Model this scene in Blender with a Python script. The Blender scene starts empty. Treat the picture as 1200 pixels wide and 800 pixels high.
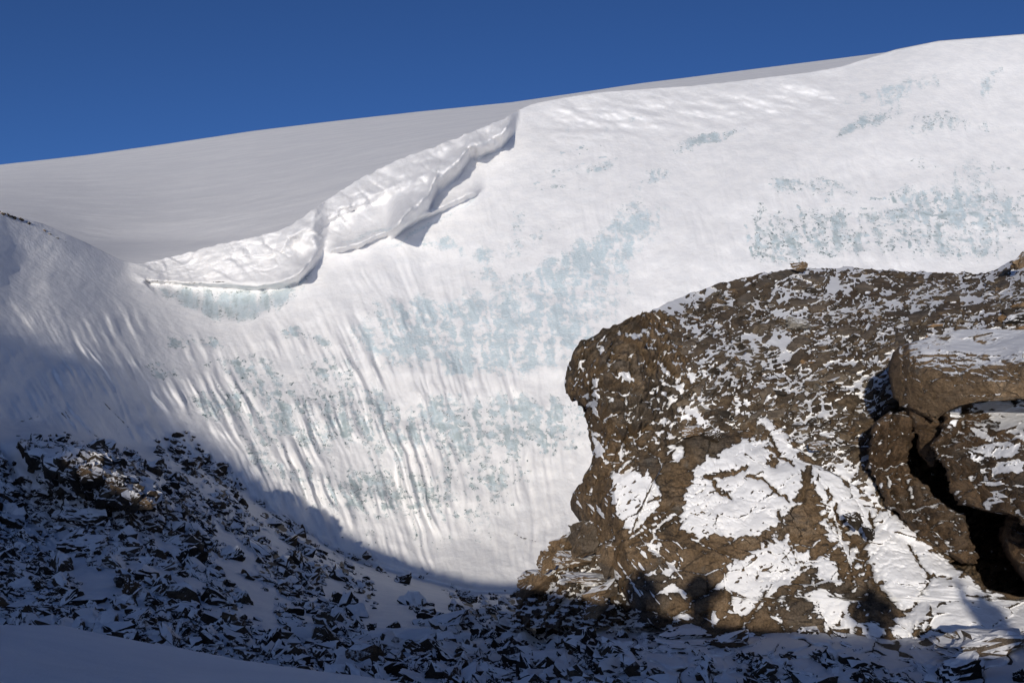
import bpy, bmesh, math, random
import numpy as np
from mathutils import Vector, Matrix

random.seed(7)
RNG = np.random.default_rng(11)
F = 1300.0                       # focal length in photo pixels (photo is 1200 wide)
sc = bpy.context.scene
COL = sc.collection

# ------------------------------------------------------------------ numpy helpers
def _h(ix, iy, iz, s):
    n = (ix * 374761393 + iy * 668265263 + iz * 2147483647 + s * 1274126177) & 0xFFFFFFFF
    n = ((n ^ (n >> 13)) * 1274126177) & 0xFFFFFFFF
    n = ((n ^ (n >> 16)) * 2246822519) & 0xFFFFFFFF
    return (n ^ (n >> 15)) & 0xFFFFFFFF

def h01(ix, iy, iz, s):
    return _h(ix, iy, iz, s).astype(np.float64) / 4294967295.0

def perlin2(x, y, s=0):
    x = np.asarray(x, float); y = np.asarray(y, float)
    x, y = np.broadcast_arrays(x, y)
    ix = np.floor(x).astype(np.int64); iy = np.floor(y).astype(np.int64)
    fx = x - ix; fy = y - iy
    u = fx * fx * fx * (fx * (fx * 6 - 15) + 10); v = fy * fy * fy * (fy * (fy * 6 - 15) + 10)
    def g(dx, dy):
        a = h01(ix + dx, iy + dy, 0, s) * 6.2831853
        return np.cos(a) * (fx - dx) + np.sin(a) * (fy - dy)
    a = g(0, 0); b = g(1, 0); c = g(0, 1); d = g(1, 1)
    return 1.5 * ((a + u * (b - a)) * (1 - v) + (c + u * (d - c)) * v)

def fbm2(x, y, s=0, o=4, r=.5):
    t = 0; a = 1; n = 0
    for k in range(o):
        t = t + a * perlin2(x * 2 ** k, y * 2 ** k, s + 17 * k); n += a; a *= r
    return t / n

def vnoise3(p, s=0):
    i = np.floor(p).astype(np.int64); f = p - i; w = f * f * (3 - 2 * f); t = 0
    for dx in (0, 1):
        for dy in (0, 1):
            for dz in (0, 1):
                k = (w[:, 0] if dx else 1 - w[:, 0]) * (w[:, 1] if dy else 1 - w[:, 1]) * (w[:, 2] if dz else 1 - w[:, 2])
                t = t + k * h01(i[:, 0] + dx, i[:, 1] + dy, i[:, 2] + dz, s)
    return t * 2 - 1

def fbm3(p, s=0, o=4, r=.5):
    t = 0; a = 1; n = 0
    for k in range(o):
        t = t + a * vnoise3(p * 2 ** k + 31.7 * k, s + 13 * k); n += a; a *= r
    return t / n

def facets3(p, s=0):
    """blocky fractured rock: every cell has its own offset and its own tilted face. returns offset, edge distance"""
    i = np.floor(p).astype(np.int64); n = len(p)
    d1 = np.full(n, 9.); d2 = np.full(n, 9.); off = np.zeros(n)
    for dx in (-1, 0, 1):
        for dy in (-1, 0, 1):
            for dz in (-1, 0, 1):
                cx, cy, cz = i[:, 0] + dx, i[:, 1] + dy, i[:, 2] + dz
                c = np.stack([cx + h01(cx, cy, cz, s), cy + h01(cx, cy, cz, s + 1), cz + h01(cx, cy, cz, s + 2)], 1)
                q = p - c; d = np.sqrt((q * q).sum(1))
                g = np.stack([h01(cx, cy, cz, s + 3), h01(cx, cy, cz, s + 4), h01(cx, cy, cz, s + 5)], 1) * 2 - 1
                o = (h01(cx, cy, cz, s + 6) * 2 - 1) * .6 + (g * q).sum(1)
                m = d < d1
                d2 = np.where(m, d1, np.minimum(d2, d)); off = np.where(m, o, off); d1 = np.where(m, d, d1)
    return off, d2 - d1

def cells2(x, y, s=0):
    ix = np.floor(x).astype(np.int64); iy = np.floor(y).astype(np.int64)
    d1 = np.full(x.shape, 9.); d2 = np.full(x.shape, 9.); hh = np.zeros(x.shape); til = np.zeros(x.shape)
    for dx in (-1, 0, 1):
        for dy in (-1, 0, 1):
            cx, cy = ix + dx, iy + dy
            qx = x - cx - h01(cx, cy, 0, s); qy = y - cy - h01(cx, cy, 0, s + 1); d = np.hypot(qx, qy)
            m = d < d1
            d2 = np.where(m, d1, np.minimum(d2, d)); hh = np.where(m, h01(cx, cy, 0, s + 2), hh)
            til = np.where(m, (h01(cx, cy, 0, s + 3) * 2 - 1) * qx + (h01(cx, cy, 0, s + 4) * 2 - 1) * qy, til)
            d1 = np.where(m, d, d1)
    return d2 - d1, hh, til

def sstep(a, b, x):
    t = np.clip((x - a) / (b - a), 0, 1); return t * t * (3 - 2 * t)

class TPS:
    """smooth surface of 1/depth through control points (photo x, photo y, depth in metres)"""
    def __init__(s, pts, lam=.02):
        P = np.array(pts, float); s.c = P[:, :2] / 400.; n = len(P)
        v = 10 / P[:, 2]
        K = s.k(s.c, s.c) + lam * .05 * np.eye(n); Q = np.c_[np.ones(n), s.c]
        A = np.block([[K, Q], [Q.T, np.zeros((3, 3))]])
        s.w = np.linalg.solve(A, np.r_[v, 0, 0, 0])
    @staticmethod
    def k(a, b):
        r2 = ((a[:, None, :] - b[None]) ** 2).sum(2) + 1e-12
        return .5 * r2 * np.log(r2)
    def __call__(s, x, y):
        x, y = np.broadcast_arrays(np.asarray(x, float), np.asarray(y, float)); sh = x.shape
        p = np.c_[x.ravel(), y.ravel()] / 400.; out = np.empty(len(p)); n = len(s.c)
        for a in range(0, len(p), 60000):
            q = p[a:a + 60000]
            out[a:a + 60000] = s.k(q, s.c) @ s.w[:n] + s.w[n] + q @ s.w[n + 1:]
        return (10 / np.maximum(out, .012)).reshape(sh)

def W(px, py, D):
    return np.stack([(px - 600) / F * D, D + 0 * px, (400 - py) / F * D], -1)

def inpoly(x, y, poly):
    r = np.zeros(x.shape, bool); n = len(poly); j = n - 1
    for i in range(n):
        xi, yi = poly[i]; xj, yj = poly[j]
        c = ((yi > y) != (yj > y)) & (x < (xj - xi) * (y - yi) / ((yj - yi) or 1e-9) + xi)
        r ^= c; j = i
    return r

def softpoly(x, y, polys, rad=2.5, only=None):
    """0..1, soft over about rad pixels"""
    m = np.zeros(x.shape)
    for poly in polys:
        P = np.array(poly); b = (x > P[:, 0].min() - 8) & (x < P[:, 0].max() + 8) & (y > P[:, 1].min() - 8) & (y < P[:, 1].max() + 8)
        if not b.any(): continue
        xx, yy = x[b], y[b]; t = np.zeros(xx.shape)
        for dx, dy in ((0, 0), (1, 0), (-1, 0), (0, 1), (0, -1), (.5, .5), (-.5, .5), (.5, -.5), (-.5, -.5)):
            t += inpoly(xx + dx * rad, yy + dy * rad, poly)
        m[b] = np.maximum(m[b], t / 9)
    return m

def dline(x, y, line):
    d = np.full(x.shape, 1e9)
    for (x0, y0), (x1, y1) in zip(line[:-1], line[1:]):
        L = (x1 - x0) ** 2 + (y1 - y0) ** 2 + 1e-9
        t = np.clip(((x - x0) * (x1 - x0) + (y - y0) * (y1 - y0)) / L, 0, 1)
        d = np.minimum(d, np.hypot(x - x0 - t * (x1 - x0), y - y0 - t * (y1 - y0)))
    return d

def ip(x, pts):
    P = np.array(sorted(pts)); return np.interp(x, P[:, 0], P[:, 1])

def grid_mesh(name, V, mat, attrs=None, parent=None, origin=None, smooth=True, flip=False, kind=None):
    """V rows x cols x 3"""
    R, C = V.shape[:2]
    o = np.array(origin if origin is not None else (0, 0, 0), float)
    co = (V.reshape(-1, 3) - o).astype(np.float32)
    idx = np.arange(R * C).reshape(R, C)
    q = np.stack([idx[:-1, :-1], idx[1:, :-1], idx[1:, 1:], idx[:-1, 1:]], -1).reshape(-1, 4)
    if flip: q = q[:, ::-1]
    me = bpy.data.meshes.new(name)
    me.vertices.add(len(co)); me.vertices.foreach_set('co', co.ravel())
    me.loops.add(q.size); me.loops.foreach_set('vertex_index', q.ravel().astype(np.int32))
    me.polygons.add(len(q)); me.polygons.foreach_set('loop_start', np.arange(0, q.size, 4, dtype=np.int32))
    me.update(calc_edges=True)
    me.polygons.foreach_set('use_smooth', np.full(len(q), smooth, bool))
    for k, a in (attrs or {}).items():
        at = me.attributes.new(k, 'FLOAT', 'POINT'); at.data.foreach_set('value', np.asarray(a, np.float32).ravel())
    me.materials.append(mat); me.validate()
    ob = bpy.data.objects.new(name, me); COL.objects.link(ob)
    if parent: ob.parent = parent
    elif origin is not None: ob.location = o
    if kind: ob['kind'] = kind
    return ob

def tag(o, label, cat, group=None):
    o['label'] = label; o['category'] = cat
    if group: o['group'] = group

def thing(name, label, cat, loc, group=None):
    o = bpy.data.objects.new(name, None); COL.objects.link(o); o.location = loc; o.empty_display_size = .3
    tag(o, label, cat, group); return o

# ------------------------------------------------------------------ materials
class NT:
    def __init__(s, name):
        s.m = bpy.data.materials.new(name); s.m.use_nodes = True
        s.t = s.m.node_tree; s.t.nodes.clear()
        s.out = s.n('ShaderNodeOutputMaterial'); s.b = s.n('ShaderNodeBsdfPrincipled')
        s.l(s.b.outputs[0], s.out.inputs[0])
    def n(s, k, **kw):
        x = s.t.nodes.new(k)
        for a, b in kw.items(): setattr(x, a, b)
        return x
    def l(s, a, b): s.t.links.new(a, b)
    def put(s, sock, v):
        if hasattr(v, 'is_output') or isinstance(v, bpy.types.NodeSocket): s.l(v, sock)
        else: sock.default_value = v
    def math(s, op, a, b=0., clamp=False):
        x = s.n('ShaderNodeMath', operation=op, use_clamp=clamp); s.put(x.inputs[0], a); s.put(x.inputs[1], b); return x.outputs[0]
    def attr(s, name): return s.n('ShaderNodeAttribute', attribute_name=name).outputs['Fac']
    def pos(s, obj=False):
        return s.n('ShaderNodeTexCoord').outputs['Object'] if obj else s.n('ShaderNodeNewGeometry').outputs['Position']
    def mapping(s, v, scale=(1, 1, 1), rot=(0, 0, 0)):
        x = s.n('ShaderNodeMapping'); s.l(v, x.inputs['Vector']); x.inputs['Scale'].default_value = scale; x.inputs['Rotation'].default_value = rot
        return x.outputs[0]
    def noise(s, v, scale, detail=5, rough=.6, dist=0.):
        x = s.n('ShaderNodeTexNoise'); s.l(v, x.inputs['Vector'])
        x.inputs['Scale'].default_value = scale; x.inputs['Detail'].default_value = detail
        x.inputs['Roughness'].default_value = rough; x.inputs['Distortion'].default_value = dist
        return x.outputs['Fac']
    def vor(s, v, scale, feature='F1', rnd=1.):
        x = s.n('ShaderNodeTexVoronoi', feature=feature); s.l(v, x.inputs['Vector']); x.inputs['Scale'].default_value = scale
        x.inputs['Randomness'].default_value = rnd
        return x
    def step(s, v, a, b):
        x = s.n('ShaderNodeMapRange', interpolation_type='SMOOTHSTEP'); s.put(x.inputs[0], v)
        x.inputs[1].default_value = a; x.inputs[2].default_value = b; return x.outputs[0]
    def mix(s, f, a, b):
        x = s.n('ShaderNodeMix', data_type='RGBA'); s.put(x.inputs[0], f)
        for k, v in ((6, a), (7, b)):
            if isinstance(v, tuple): x.inputs[k].default_value = (*v, 1)
            else: s.l(v, x.inputs[k])
        return x.outputs[2]
    def ramp(s, v, stops):
        x = s.n('ShaderNodeValToRGB'); s.l(v, x.inputs[0]); e = x.color_ramp.elements
        while len(e) < len(stops): e.new(.5)
        for k, (p, c) in zip(e, stops): k.position = p; k.color = (*c, 1)
        return x.outputs[0]
    def bump(s, h, st, dist, nrm=None):
        x = s.n('ShaderNodeBump'); s.l(h, x.inputs['Height']); x.inputs['Strength'].default_value = st; x.inputs['Distance'].default_value = dist
        if nrm is not None: s.l(nrm, x.inputs['Normal'])
        return x.outputs[0]
    def nz(s):
        x = s.n('ShaderNodeSeparateXYZ'); s.l(s.n('ShaderNodeNewGeometry').outputs['Normal'], x.inputs[0]); return x.outputs[2]

SNOW = (.86, .85, .85)

def snow_col(m, p):
    f = m.noise(p, .9, 6, .6)
    return m.mix(m.step(f, .3, .7), (.80, .80, .81), (.89, .88, .875))

def mat_glacier():
    m = NT('glacier_snow_and_ice'); p = m.pos()
    ice = m.attr('ice'); spk = m.attr('speck'); rck = m.attr('rock')
    q = m.mapping(p, (1, .6, 1.6))
    f1 = m.noise(q, 3.4, 10, .78)
    f2 = m.noise(q, 5.5, 5, .7)
    v = m.math('ADD', ice, m.math('MULTIPLY', m.math('SUBTRACT', f1, .5), .95))
    im = m.math('MULTIPLY', m.step(v, .40, .86), .92)
    # bare ice: pale blue, greener and darker where it is old and gritty
    icec = m.ramp(f2, [(.25, (.52, .63, .68)), (.5, (.61, .71, .755)), (.75, (.72, .785, .81))])
    dk = m.math('MULTIPLY', spk, m.step(m.noise(q, 1.1, 6, .6), .35, .62))
    icec = m.mix(m.math('MULTIPLY', dk, .9, True), icec, (.36, .44, .45))
    sn = snow_col(m, p)
    c = m.mix(im, sn, icec)
    # rough dark chips along the broken edges of the ice
    edge = m.math('MULTIPLY', m.step(v, .46, .56), m.math('SUBTRACT', 1., m.step(v, .60, .72)))
    chip = m.step(m.noise(m.mapping(p, (1, .5, 1.3)), 3.6, 5, .78), .53, .60)
    chip = m.math('MULTIPLY', m.math('MULTIPLY', edge, chip), m.math('ADD', .25, spk), True)
    c = m.mix(chip, c, (.10, .155, .16))
    rm = m.step(m.math('ADD', rck, m.math('MULTIPLY', m.math('SUBTRACT', m.noise(p, 2.2, 7, .7), .5), .9)), .47, .55)
    rc = m.ramp(m.noise(p, 3.1, 6, .7), [(.3, (.035, .03, .026)), (.6, (.09, .072, .055)), (.8, (.15, .125, .1))])
    c = m.mix(rm, c, rc)
    m.l(c, m.b.inputs['Base Color'])
    r = m.mix(im, (.75, .75, .75), (.42, .42, .42)); m.l(r, m.b.inputs['Roughness'])
    m.b.inputs['Specular IOR Level'].default_value = .25
    h = m.math('ADD', m.math('MULTIPLY', m.noise(p, 2.5, 7, .62), .13), m.math('MULTIPLY', im, m.math('ADD', -.10, m.math('MULTIPLY', f2, .22))))
    h = m.math('ADD', h, m.math('MULTIPLY', rm, .25))
    m.l(m.bump(h, .9, .55), m.b.inputs['Normal'])
    return m.m

def mat_plateau():
    m = NT('wind_packed_snow'); p = m.pos()
    q = m.mapping(p, (.4, .9, 1), (0, 0, math.radians(-25)))
    f = m.noise(q, .22, 8, .62); g = m.noise(q, 1.1, 6, .65)
    c = m.mix(m.math('ADD', m.math('MULTIPLY', m.step(f, .4, .62), .6), m.math('MULTIPLY', m.step(g, .45, .62), .4)), (.80, .795, .80), (.89, .88, .87))
    m.l(c, m.b.inputs['Base Color']); m.b.inputs['Roughness'].default_value = .7
    m.b.inputs['Specular IOR Level'].default_value = .2
    h = m.math('ADD', m.math('MULTIPLY', m.step(f, .45, .66), .6), m.math('MULTIPLY', g, .35))
    m.l(m.bump(h, .17, .5), m.b.inputs['Normal']); return m.m

def mat_bank():
    m = NT('drifted_snow'); p = m.pos()
    q = m.mapping(p, (.5, 1, 1), (0, 0, .5))
    m.l(snow_col(m, p), m.b.inputs['Base Color']); m.b.inputs['Roughness'].default_value = .7
    m.b.inputs['Specular IOR Level'].default_value = .2
    h = m.math('ADD', m.math('MULTIPLY', m.noise(q, 2.2, 6, .6), .5), m.math('MULTIPLY', m.noise(p, 60, 3, .7), .06))
    m.l(m.bump(h, .35, .12), m.b.inputs['Normal']); return m.m

def rock_colour(m, p, tones, sc_=1.):
    f = m.noise(p, .9 * sc_, 9, .68, .3); g = m.noise(p, 6 * sc_, 6, .75)
    st = m.noise(m.mapping(p, (.5, .5, 3.2), (.25, -.35, 0)), 2.2 * sc_, 6, .65, .6)
    v = m.math('ADD', m.math('ADD', m.math('MULTIPLY', f, .55), m.math('MULTIPLY', g, .25)), m.math('MULTIPLY', st, .25))
    c = m.ramp(v, tones)
    lich = m.step(m.noise(p, 2.3 * sc_, 5, .6), .60, .74)
    c = m.mix(m.math('MULTIPLY', lich, .7), c, (.15, .138, .12))
    big = m.noise(p, .42 * sc_, 4, .6, .5)
    c = m.mix(m.math('MULTIPLY', m.step(big, .50, .62), .62), c, m.ramp(v, [(.35, (.028, .026, .024)), (.5, (.075, .070, .064)), (.65, (.14, .13, .118))]))
    grain = m.noise(p, 26 * sc_, 3, .8)
    gm = m.n('ShaderNodeMix', data_type='RGBA', blend_type='MULTIPLY'); gm.inputs[0].default_value = 1
    m.l(c, gm.inputs[6]); m.l(m.ramp(grain, [(.3, (.5, .5, .5)), (.5, (1, 1, 1)), (.7, (1.5, 1.45, 1.4))]), gm.inputs[7]); c = gm.outputs[2]
    dark = m.step(m.noise(p, 1.4 * sc_, 6, .7, .8), .58, .68)
    c = m.mix(m.math('MULTIPLY', dark, .6), c, (.035, .030, .026))
    return c, f, g, st

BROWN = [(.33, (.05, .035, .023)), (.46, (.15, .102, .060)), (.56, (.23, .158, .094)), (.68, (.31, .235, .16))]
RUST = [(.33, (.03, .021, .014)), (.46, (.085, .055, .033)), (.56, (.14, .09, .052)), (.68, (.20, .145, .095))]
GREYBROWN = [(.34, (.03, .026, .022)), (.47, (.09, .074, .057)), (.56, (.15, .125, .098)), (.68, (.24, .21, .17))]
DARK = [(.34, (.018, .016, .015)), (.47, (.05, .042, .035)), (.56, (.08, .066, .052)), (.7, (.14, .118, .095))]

def mat_rock(name, tones, thr=None, tone=False, snow_attr=True, obj=False, sc_=1., rand=False, crack=True, snow_noise=.8):
    """rock with lying snow: where the attribute «snow» says, and on faces that look up more steeply than thr"""
    m = NT(name); p = m.pos(obj)
    if rand:
        oi = m.n('ShaderNodeObjectInfo').outputs['Random']; ri = m.n('ShaderNodeNewGeometry').outputs['Random Per Island']
        rnd = m.math('FRACT', m.math('ADD', oi, ri))
        add = m.n('ShaderNodeVectorMath', operation='ADD'); m.l(m.pos(), add.inputs[0])
        m.l(m.math('MULTIPLY', rnd, 0.), add.inputs[1]); p = add.outputs[0]
    c, f, g, st = rock_colour(m, p, tones, sc_)
    if rand:
        w = m.n('ShaderNodeTexWhiteNoise', noise_dimensions='1D'); m.l(rnd, w.inputs['W'])
        c2 = m.ramp(w.outputs['Value'], [(0, (.30, .29, .28)), (.4, (.62, .58, .53)), (.7, (.95, .82, .66)), (.93, (1.25, 1.2, 1.1)), (1, (1.7, 1.25, .8))])
        x = m.n('ShaderNodeMix', data_type='RGBA', blend_type='MULTIPLY'); x.inputs[0].default_value = 1
        m.l(c, x.inputs[6]); m.l(c2, x.inputs[7]); c = x.outputs[2]
    if tone:
        x = m.n('ShaderNodeMix', data_type='RGBA', blend_type='MULTIPLY'); x.inputs[0].default_value = 1
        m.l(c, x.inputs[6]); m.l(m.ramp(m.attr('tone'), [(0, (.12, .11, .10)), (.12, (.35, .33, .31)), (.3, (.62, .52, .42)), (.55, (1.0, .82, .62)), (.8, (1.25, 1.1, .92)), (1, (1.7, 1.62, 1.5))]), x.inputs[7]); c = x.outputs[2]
    h = m.math('ADD', m.math('MULTIPLY', g, .6), m.math('MULTIPLY', f, .4))
    fc = m.vor(m.mapping(p, (1, 1, 1.6), (.4, -.3, .2)), 2.6 * sc_).outputs['Color']
    h = m.math('ADD', h, m.math('MULTIPLY', fc, .25))
    h = m.math('ADD', h, m.math('MULTIPLY', st, .35))
    if crack:
        wp = m.n('ShaderNodeVectorMath', operation='ADD'); m.l(p, wp.inputs[0])
        nv = m.n('ShaderNodeTexNoise'); m.l(p, nv.inputs['Vector']); nv.inputs['Scale'].default_value = 1.5 * sc_
        m.l(nv.outputs['Color'], wp.inputs[1])
        e = m.vor(m.mapping(wp.outputs[0], (1, 1, 1.7), (.3, .5, .2)), .85 * sc_, 'DISTANCE_TO_EDGE').outputs['Distance']
        cr = m.math('SUBTRACT', 1., m.step(e, .0, .012))
        cr = m.math('MULTIPLY', cr, m.step(m.noise(p, .9 * sc_, 4), .54, .62))
        c = m.mix(m.math('MULTIPLY', cr, .85), c, (.02, .016, .013)); h = m.math('SUBTRACT', h, m.math('MULTIPLY', cr, .5))
    s = None
    fn = m.noise(m.mapping(p, (1, .7, 1.25), (0, .5, 0)), 7.5 * sc_, 7, .75); fn2 = m.math('MULTIPLY', m.math('SUBTRACT', fn, .5), snow_noise)
    if snow_attr:
        s = m.step(m.math('ADD', m.attr('snow'), fn2), .46, .54)
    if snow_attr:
        rim_shade = m.step(m.math('ADD', m.attr('snow'), m.math('MULTIPLY', fn2, 1.2)), .12, .40)
        c = m.mix(m.math('MULTIPLY', rim_shade, .62), c, (.030, .024, .019))  # shadow line along the snow edges, painted into the rock colour
    if thr is not None:
        t = m.step(m.math('ADD', m.nz(), m.math('MULTIPLY', fn2, .8)), thr - .05, thr + .05)
        s = t if s is None else m.math('MAXIMUM', s, t)
    if s is not None:
        c = m.mix(s, c, snow_col(m, p))
        hs = m.math('ADD', .95, m.math('MULTIPLY', m.noise(p, 3 * sc_, 5, .6), .25))
        mx = m.n('ShaderNodeMix', data_type='FLOAT'); m.l(s, mx.inputs[0]); m.l(h, mx.inputs[2]); m.l(hs, mx.inputs[3]); h = mx.outputs[0]
    m.l(c, m.b.inputs['Base Color']); m.b.inputs['Roughness'].default_value = .85
    m.b.inputs['Specular IOR Level'].default_value = .2
    m.l(m.bump(h, 1., .17 / sc_), m.b.inputs['Normal'])
    return m.m

M_GL = mat_glacier(); M_PL = mat_plateau(); M_BK = mat_bank()
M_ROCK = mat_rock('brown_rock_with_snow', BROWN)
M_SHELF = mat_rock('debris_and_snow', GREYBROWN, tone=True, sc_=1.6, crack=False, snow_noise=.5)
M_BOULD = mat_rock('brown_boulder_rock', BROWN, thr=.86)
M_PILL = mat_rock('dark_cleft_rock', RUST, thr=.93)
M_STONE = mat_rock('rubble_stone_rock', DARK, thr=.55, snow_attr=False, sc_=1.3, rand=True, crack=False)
M_STONEW = mat_rock('snow_laden_stone_rock', DARK, thr=.40, snow_attr=False, sc_=1.3, rand=True, crack=False)
M_DEBR = mat_rock('debris_stone_rock', GREYBROWN, thr=.80, snow_attr=False, sc_=1.8, rand=True, crack=False)

# ------------------------------------------------------------------ camera, sun, sky
cam = bpy.data.cameras.new('camera'); co = bpy.data.objects.new('camera', cam); COL.objects.link(co)
cam.sensor_width = 36; cam.lens = 36 * F / 1200; cam.clip_end = 5000; cam.clip_start = .1
co.rotation_euler = (math.radians(90), 0, 0); sc.camera = co
AX, AY = 820., 672.             # where the camera's own shadow falls in the photograph
d = np.array([(AX - 600) / F, 1, (400 - AY) / F]); d /= np.linalg.norm(d)
SUNDIR = d
az = math.atan2(d[0], d[1]); el = math.asin(-d[2])
U = np.array([math.cos(az), -math.sin(az), 0]); H = np.array([math.sin(az), math.cos(az), 0])
V3 = np.array([math.sin(az) * math.sin(el), math.cos(az) * math.sin(el), math.cos(el)])
sl = bpy.data.lights.new('sun', 'SUN'); sl.energy = 2.6; sl.angle = math.radians(.53); sl.color = (1, .92, .80)
so = bpy.data.objects.new('sun', sl); COL.objects.link(so); so.location = (-20, -60, 60)
so.rotation_euler = Vector(d).to_track_quat('-Z', 'Y').to_euler()
wd = bpy.data.worlds.new('World'); sc.world = wd; wd.use_nodes = True
nt = wd.node_tree; bg = nt.nodes['Background']
sky = nt.nodes.new('ShaderNodeTexSky'); sky.sky_type = 'NISHITA'; sky.sun_disc = False
sky.sun_elevation = el; sky.sun_rotation = math.atan2(-d[0], -d[1]); sky.altitude = 1500
sky.air_density = .4; sky.dust_density = 4.2; sky.ozone_density = 5.6
nt.links.new(sky.outputs[0], bg.inputs[0]); bg.inputs[1].default_value = .078
sc.view_settings.view_transform = 'Standard'; sc.view_settings.look = 'None'
sc.view_settings.exposure = 0.2; sc.view_settings.gamma = 1

def uv_of(px, py, D):
    return (px - AX) * D / F * .985, (AY - py) * D / F

# ------------------------------------------------------------------ glacier and ground depth fields
Y_TOP = [(-900, 160), (-300, 215), (-60, 238), (0, 249), (50, 262), (100, 284), (140, 304), (160, 309), (190, 303), (220, 296), (245, 288), (265, 284), (290, 279), (320, 272), (340, 264), (370, 243), (400, 222), (420, 210),
         (450, 194), (470, 185), (500, 174), (525, 165), (560, 151), (590, 138), (605, 129), (625, 121), (660, 114), (700, 108), (750, 104), (800, 101), (850, 96), (900, 90), (950, 84), (985, 78), (1010, 70), (1050, 58), (1100, 48), (1200, 40), (1400, 28), (1900, 10)]
Y_B = [(-900, 450), (-300, 470), (0, 492), (100, 520), (200, 527), (260, 556), (330, 603), (400, 647), (470, 670), (560, 692), (620, 694), (700, 680), (900, 660), (1900, 640)]
GL = [(-300, 215, 55), (-900, 160, 40), (0, 249, 80), (60, 265, 86), (100, 285, 89), (150, 306, 93), (265, 284, 92), (350, 258, 93), (420, 210, 97), (500, 173, 102), (605, 128, 108), (700, 108, 111), (800, 101, 113), (900, 90, 114), (985, 78, 116),
      (1050, 58, 119), (1200, 40, 120), (1400, 28, 118), (1900, 10, 110), (250, 370, 86.5), (300, 400, 82.5), (450, 400, 82), (600, 400, 81), (750, 350, 84), (900, 300, 87), (1050, 250, 92), (1200, 300, 88), (1200, 180, 101), (900, 180, 99),
      (700, 250, 92.5), (500, 300, 90), (600, 200, 98), (400, 550, 72.5), (550, 550, 73.5), (650, 550, 74), (560, 640, 69.2), (720, 640, 68.5), (600, 692, 65.2), (640, 692, 65.5), (560, 690, 65), (0, 300, 74.6), (0, 400, 63.4), (100, 400, 70.4), (200, 420, 78), (200, 500, 70), (100, 480, 63.6), (0, 480, 58.5),
      (300, 560, 69.5), (330, 590, 68.5), (400, 635, 68), (460, 660, 67.5), (520, 678, 66.5), (800, 550, 73), (1100, 450, 76), (1400, 400, 78), (1900, 400, 70), (-300, 450, 40), (300, 720, 64), (600, 780, 60), (900, 760, 60), (0, 620, 54), (1300, 700, 58)]
GLN = [
      (0, 560, 51), (50, 620, 45), (100, 600, 47), (0, 700, 33), (100, 740, 29), (200, 600, 52), (200, 700, 34), (300, 620, 57), (300, 700, 38), (300, 760, 28.5), (400, 660, 64), (400, 720, 38), (400, 780, 26.5),
      (500, 696, 61), (500, 740, 33), (500, 790, 25), (600, 706, 52), (600, 720, 40), (600, 760, 28.5), (600, 800, 23.5), (700, 740, 25.5), (700, 800, 21.5), (800, 745, 23.5), (800, 800, 20.4), (900, 745, 22.5), (900, 800, 19.4),
      (1000, 750, 21.8), (1000, 800, 18.8), (1100, 750, 21.2), (1100, 800, 18.2), (1200, 745, 20.4), (1200, 800, 17.2), (1400, 760, 17), (1400, 820, 15), (600, 900, 18), (1200, 900, 13), (0, 900, 21), (200, 900, 20), (-300, 700, 27), (720, 695, 63), (900, 690, 45), (1200, 690, 40), (-300, 560, 36)]
T_FAR = TPS(GL)
_x = np.array([-300, 0, 100, 200, 260, 330, 400, 470, 560, 620, 700, 800, 900, 1050, 1200, 1400.]); _y = ip(_x, Y_B) + 6
GLN = [p for p in GLN if p[1] > np.interp(p[0], _x, _y) + 14 and not (p[1] < 700 and p[0] > 650)]
T_NEAR = TPS(GLN + [(a_, b_, c_) for a_, b_, c_ in zip(_x, _y, np.minimum(T_FAR(_x, _y) - 2.0, np.interp(_x, [600, 720, 900], [99, 50, 38])))])
def T_GL(px, py):
    px, py = np.broadcast_arrays(np.asarray(px, float), np.asarray(py, float))
    w = sstep(-6, 26, py - ip(px, Y_B))
    return T_FAR(px, py) * (1 - w) + T_NEAR(px, py) * w

def scarp(px, py, pts, a, band, up, fade=14, mod=None):
    P = np.array(sorted(pts)); yl = np.interp(px, P[:, 0], P[:, 1])
    wob = 3.0 * fbm2(px / 18., py / 60., 5 + int(a * 7), 4)
    a = a * (.9 + .35 * fbm2(px / 24., py / 24., 15 + int(a * 7), 3)) * (1 if mod is None else ip(px, mod))
    ca = np.interp(px, P[:, 0], np.cos(np.arctan(np.gradient(P[:, 1], P[:, 0]))))
    dd = (py - yl + wob) * ca
    tp = sstep(P[0, 0] - fade * .3, P[0, 0] + fade, px) * (1 - sstep(P[-1, 0] - fade, P[-1, 0] + fade * .3, px))
    return -a * tp * np.where(dd < 0, np.exp(np.minimum(dd, 0) / up), 1 - sstep(0, band, dd))

LIP = [(150, 317), (175, 325), (200, 331), (230, 330), (255, 327), (280, 330), (300, 331), (330, 328), (350, 319), (365, 302), (381, 283)]
CAVE = [(170, 330), (230, 333), (300, 338), (345, 330), (370, 304), (382, 300), (376, 308), (362, 332), (338, 358), (310, 373), (276, 382), (245, 375), (215, 362), (190, 350)]
SC4 = [(455, 268), (480, 246), (502, 226), (513, 204), (540, 184), (550, 170), (588, 155), (596, 144), (606, 131)]
SC5 = [(382, 294), (420, 284), (457, 270), (494, 253), (530, 236), (566, 219)]
SC2 = [(325, 288), (350, 270), (373, 256), (402, 242), (432, 230), (470, 214), (505, 203)]
BULGE = [(1055, 56), (1012, 84), (978, 110), (952, 136), (934, 166), (922, 200)]

def rib_q(px, py):
    k = np.interp(px, [0, 200, 350, 450, 550, 650, 850, 1200], [.62, .55, .5, .4, .27, .15, .22, .33])
    return px - k * (py - 400)

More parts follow.
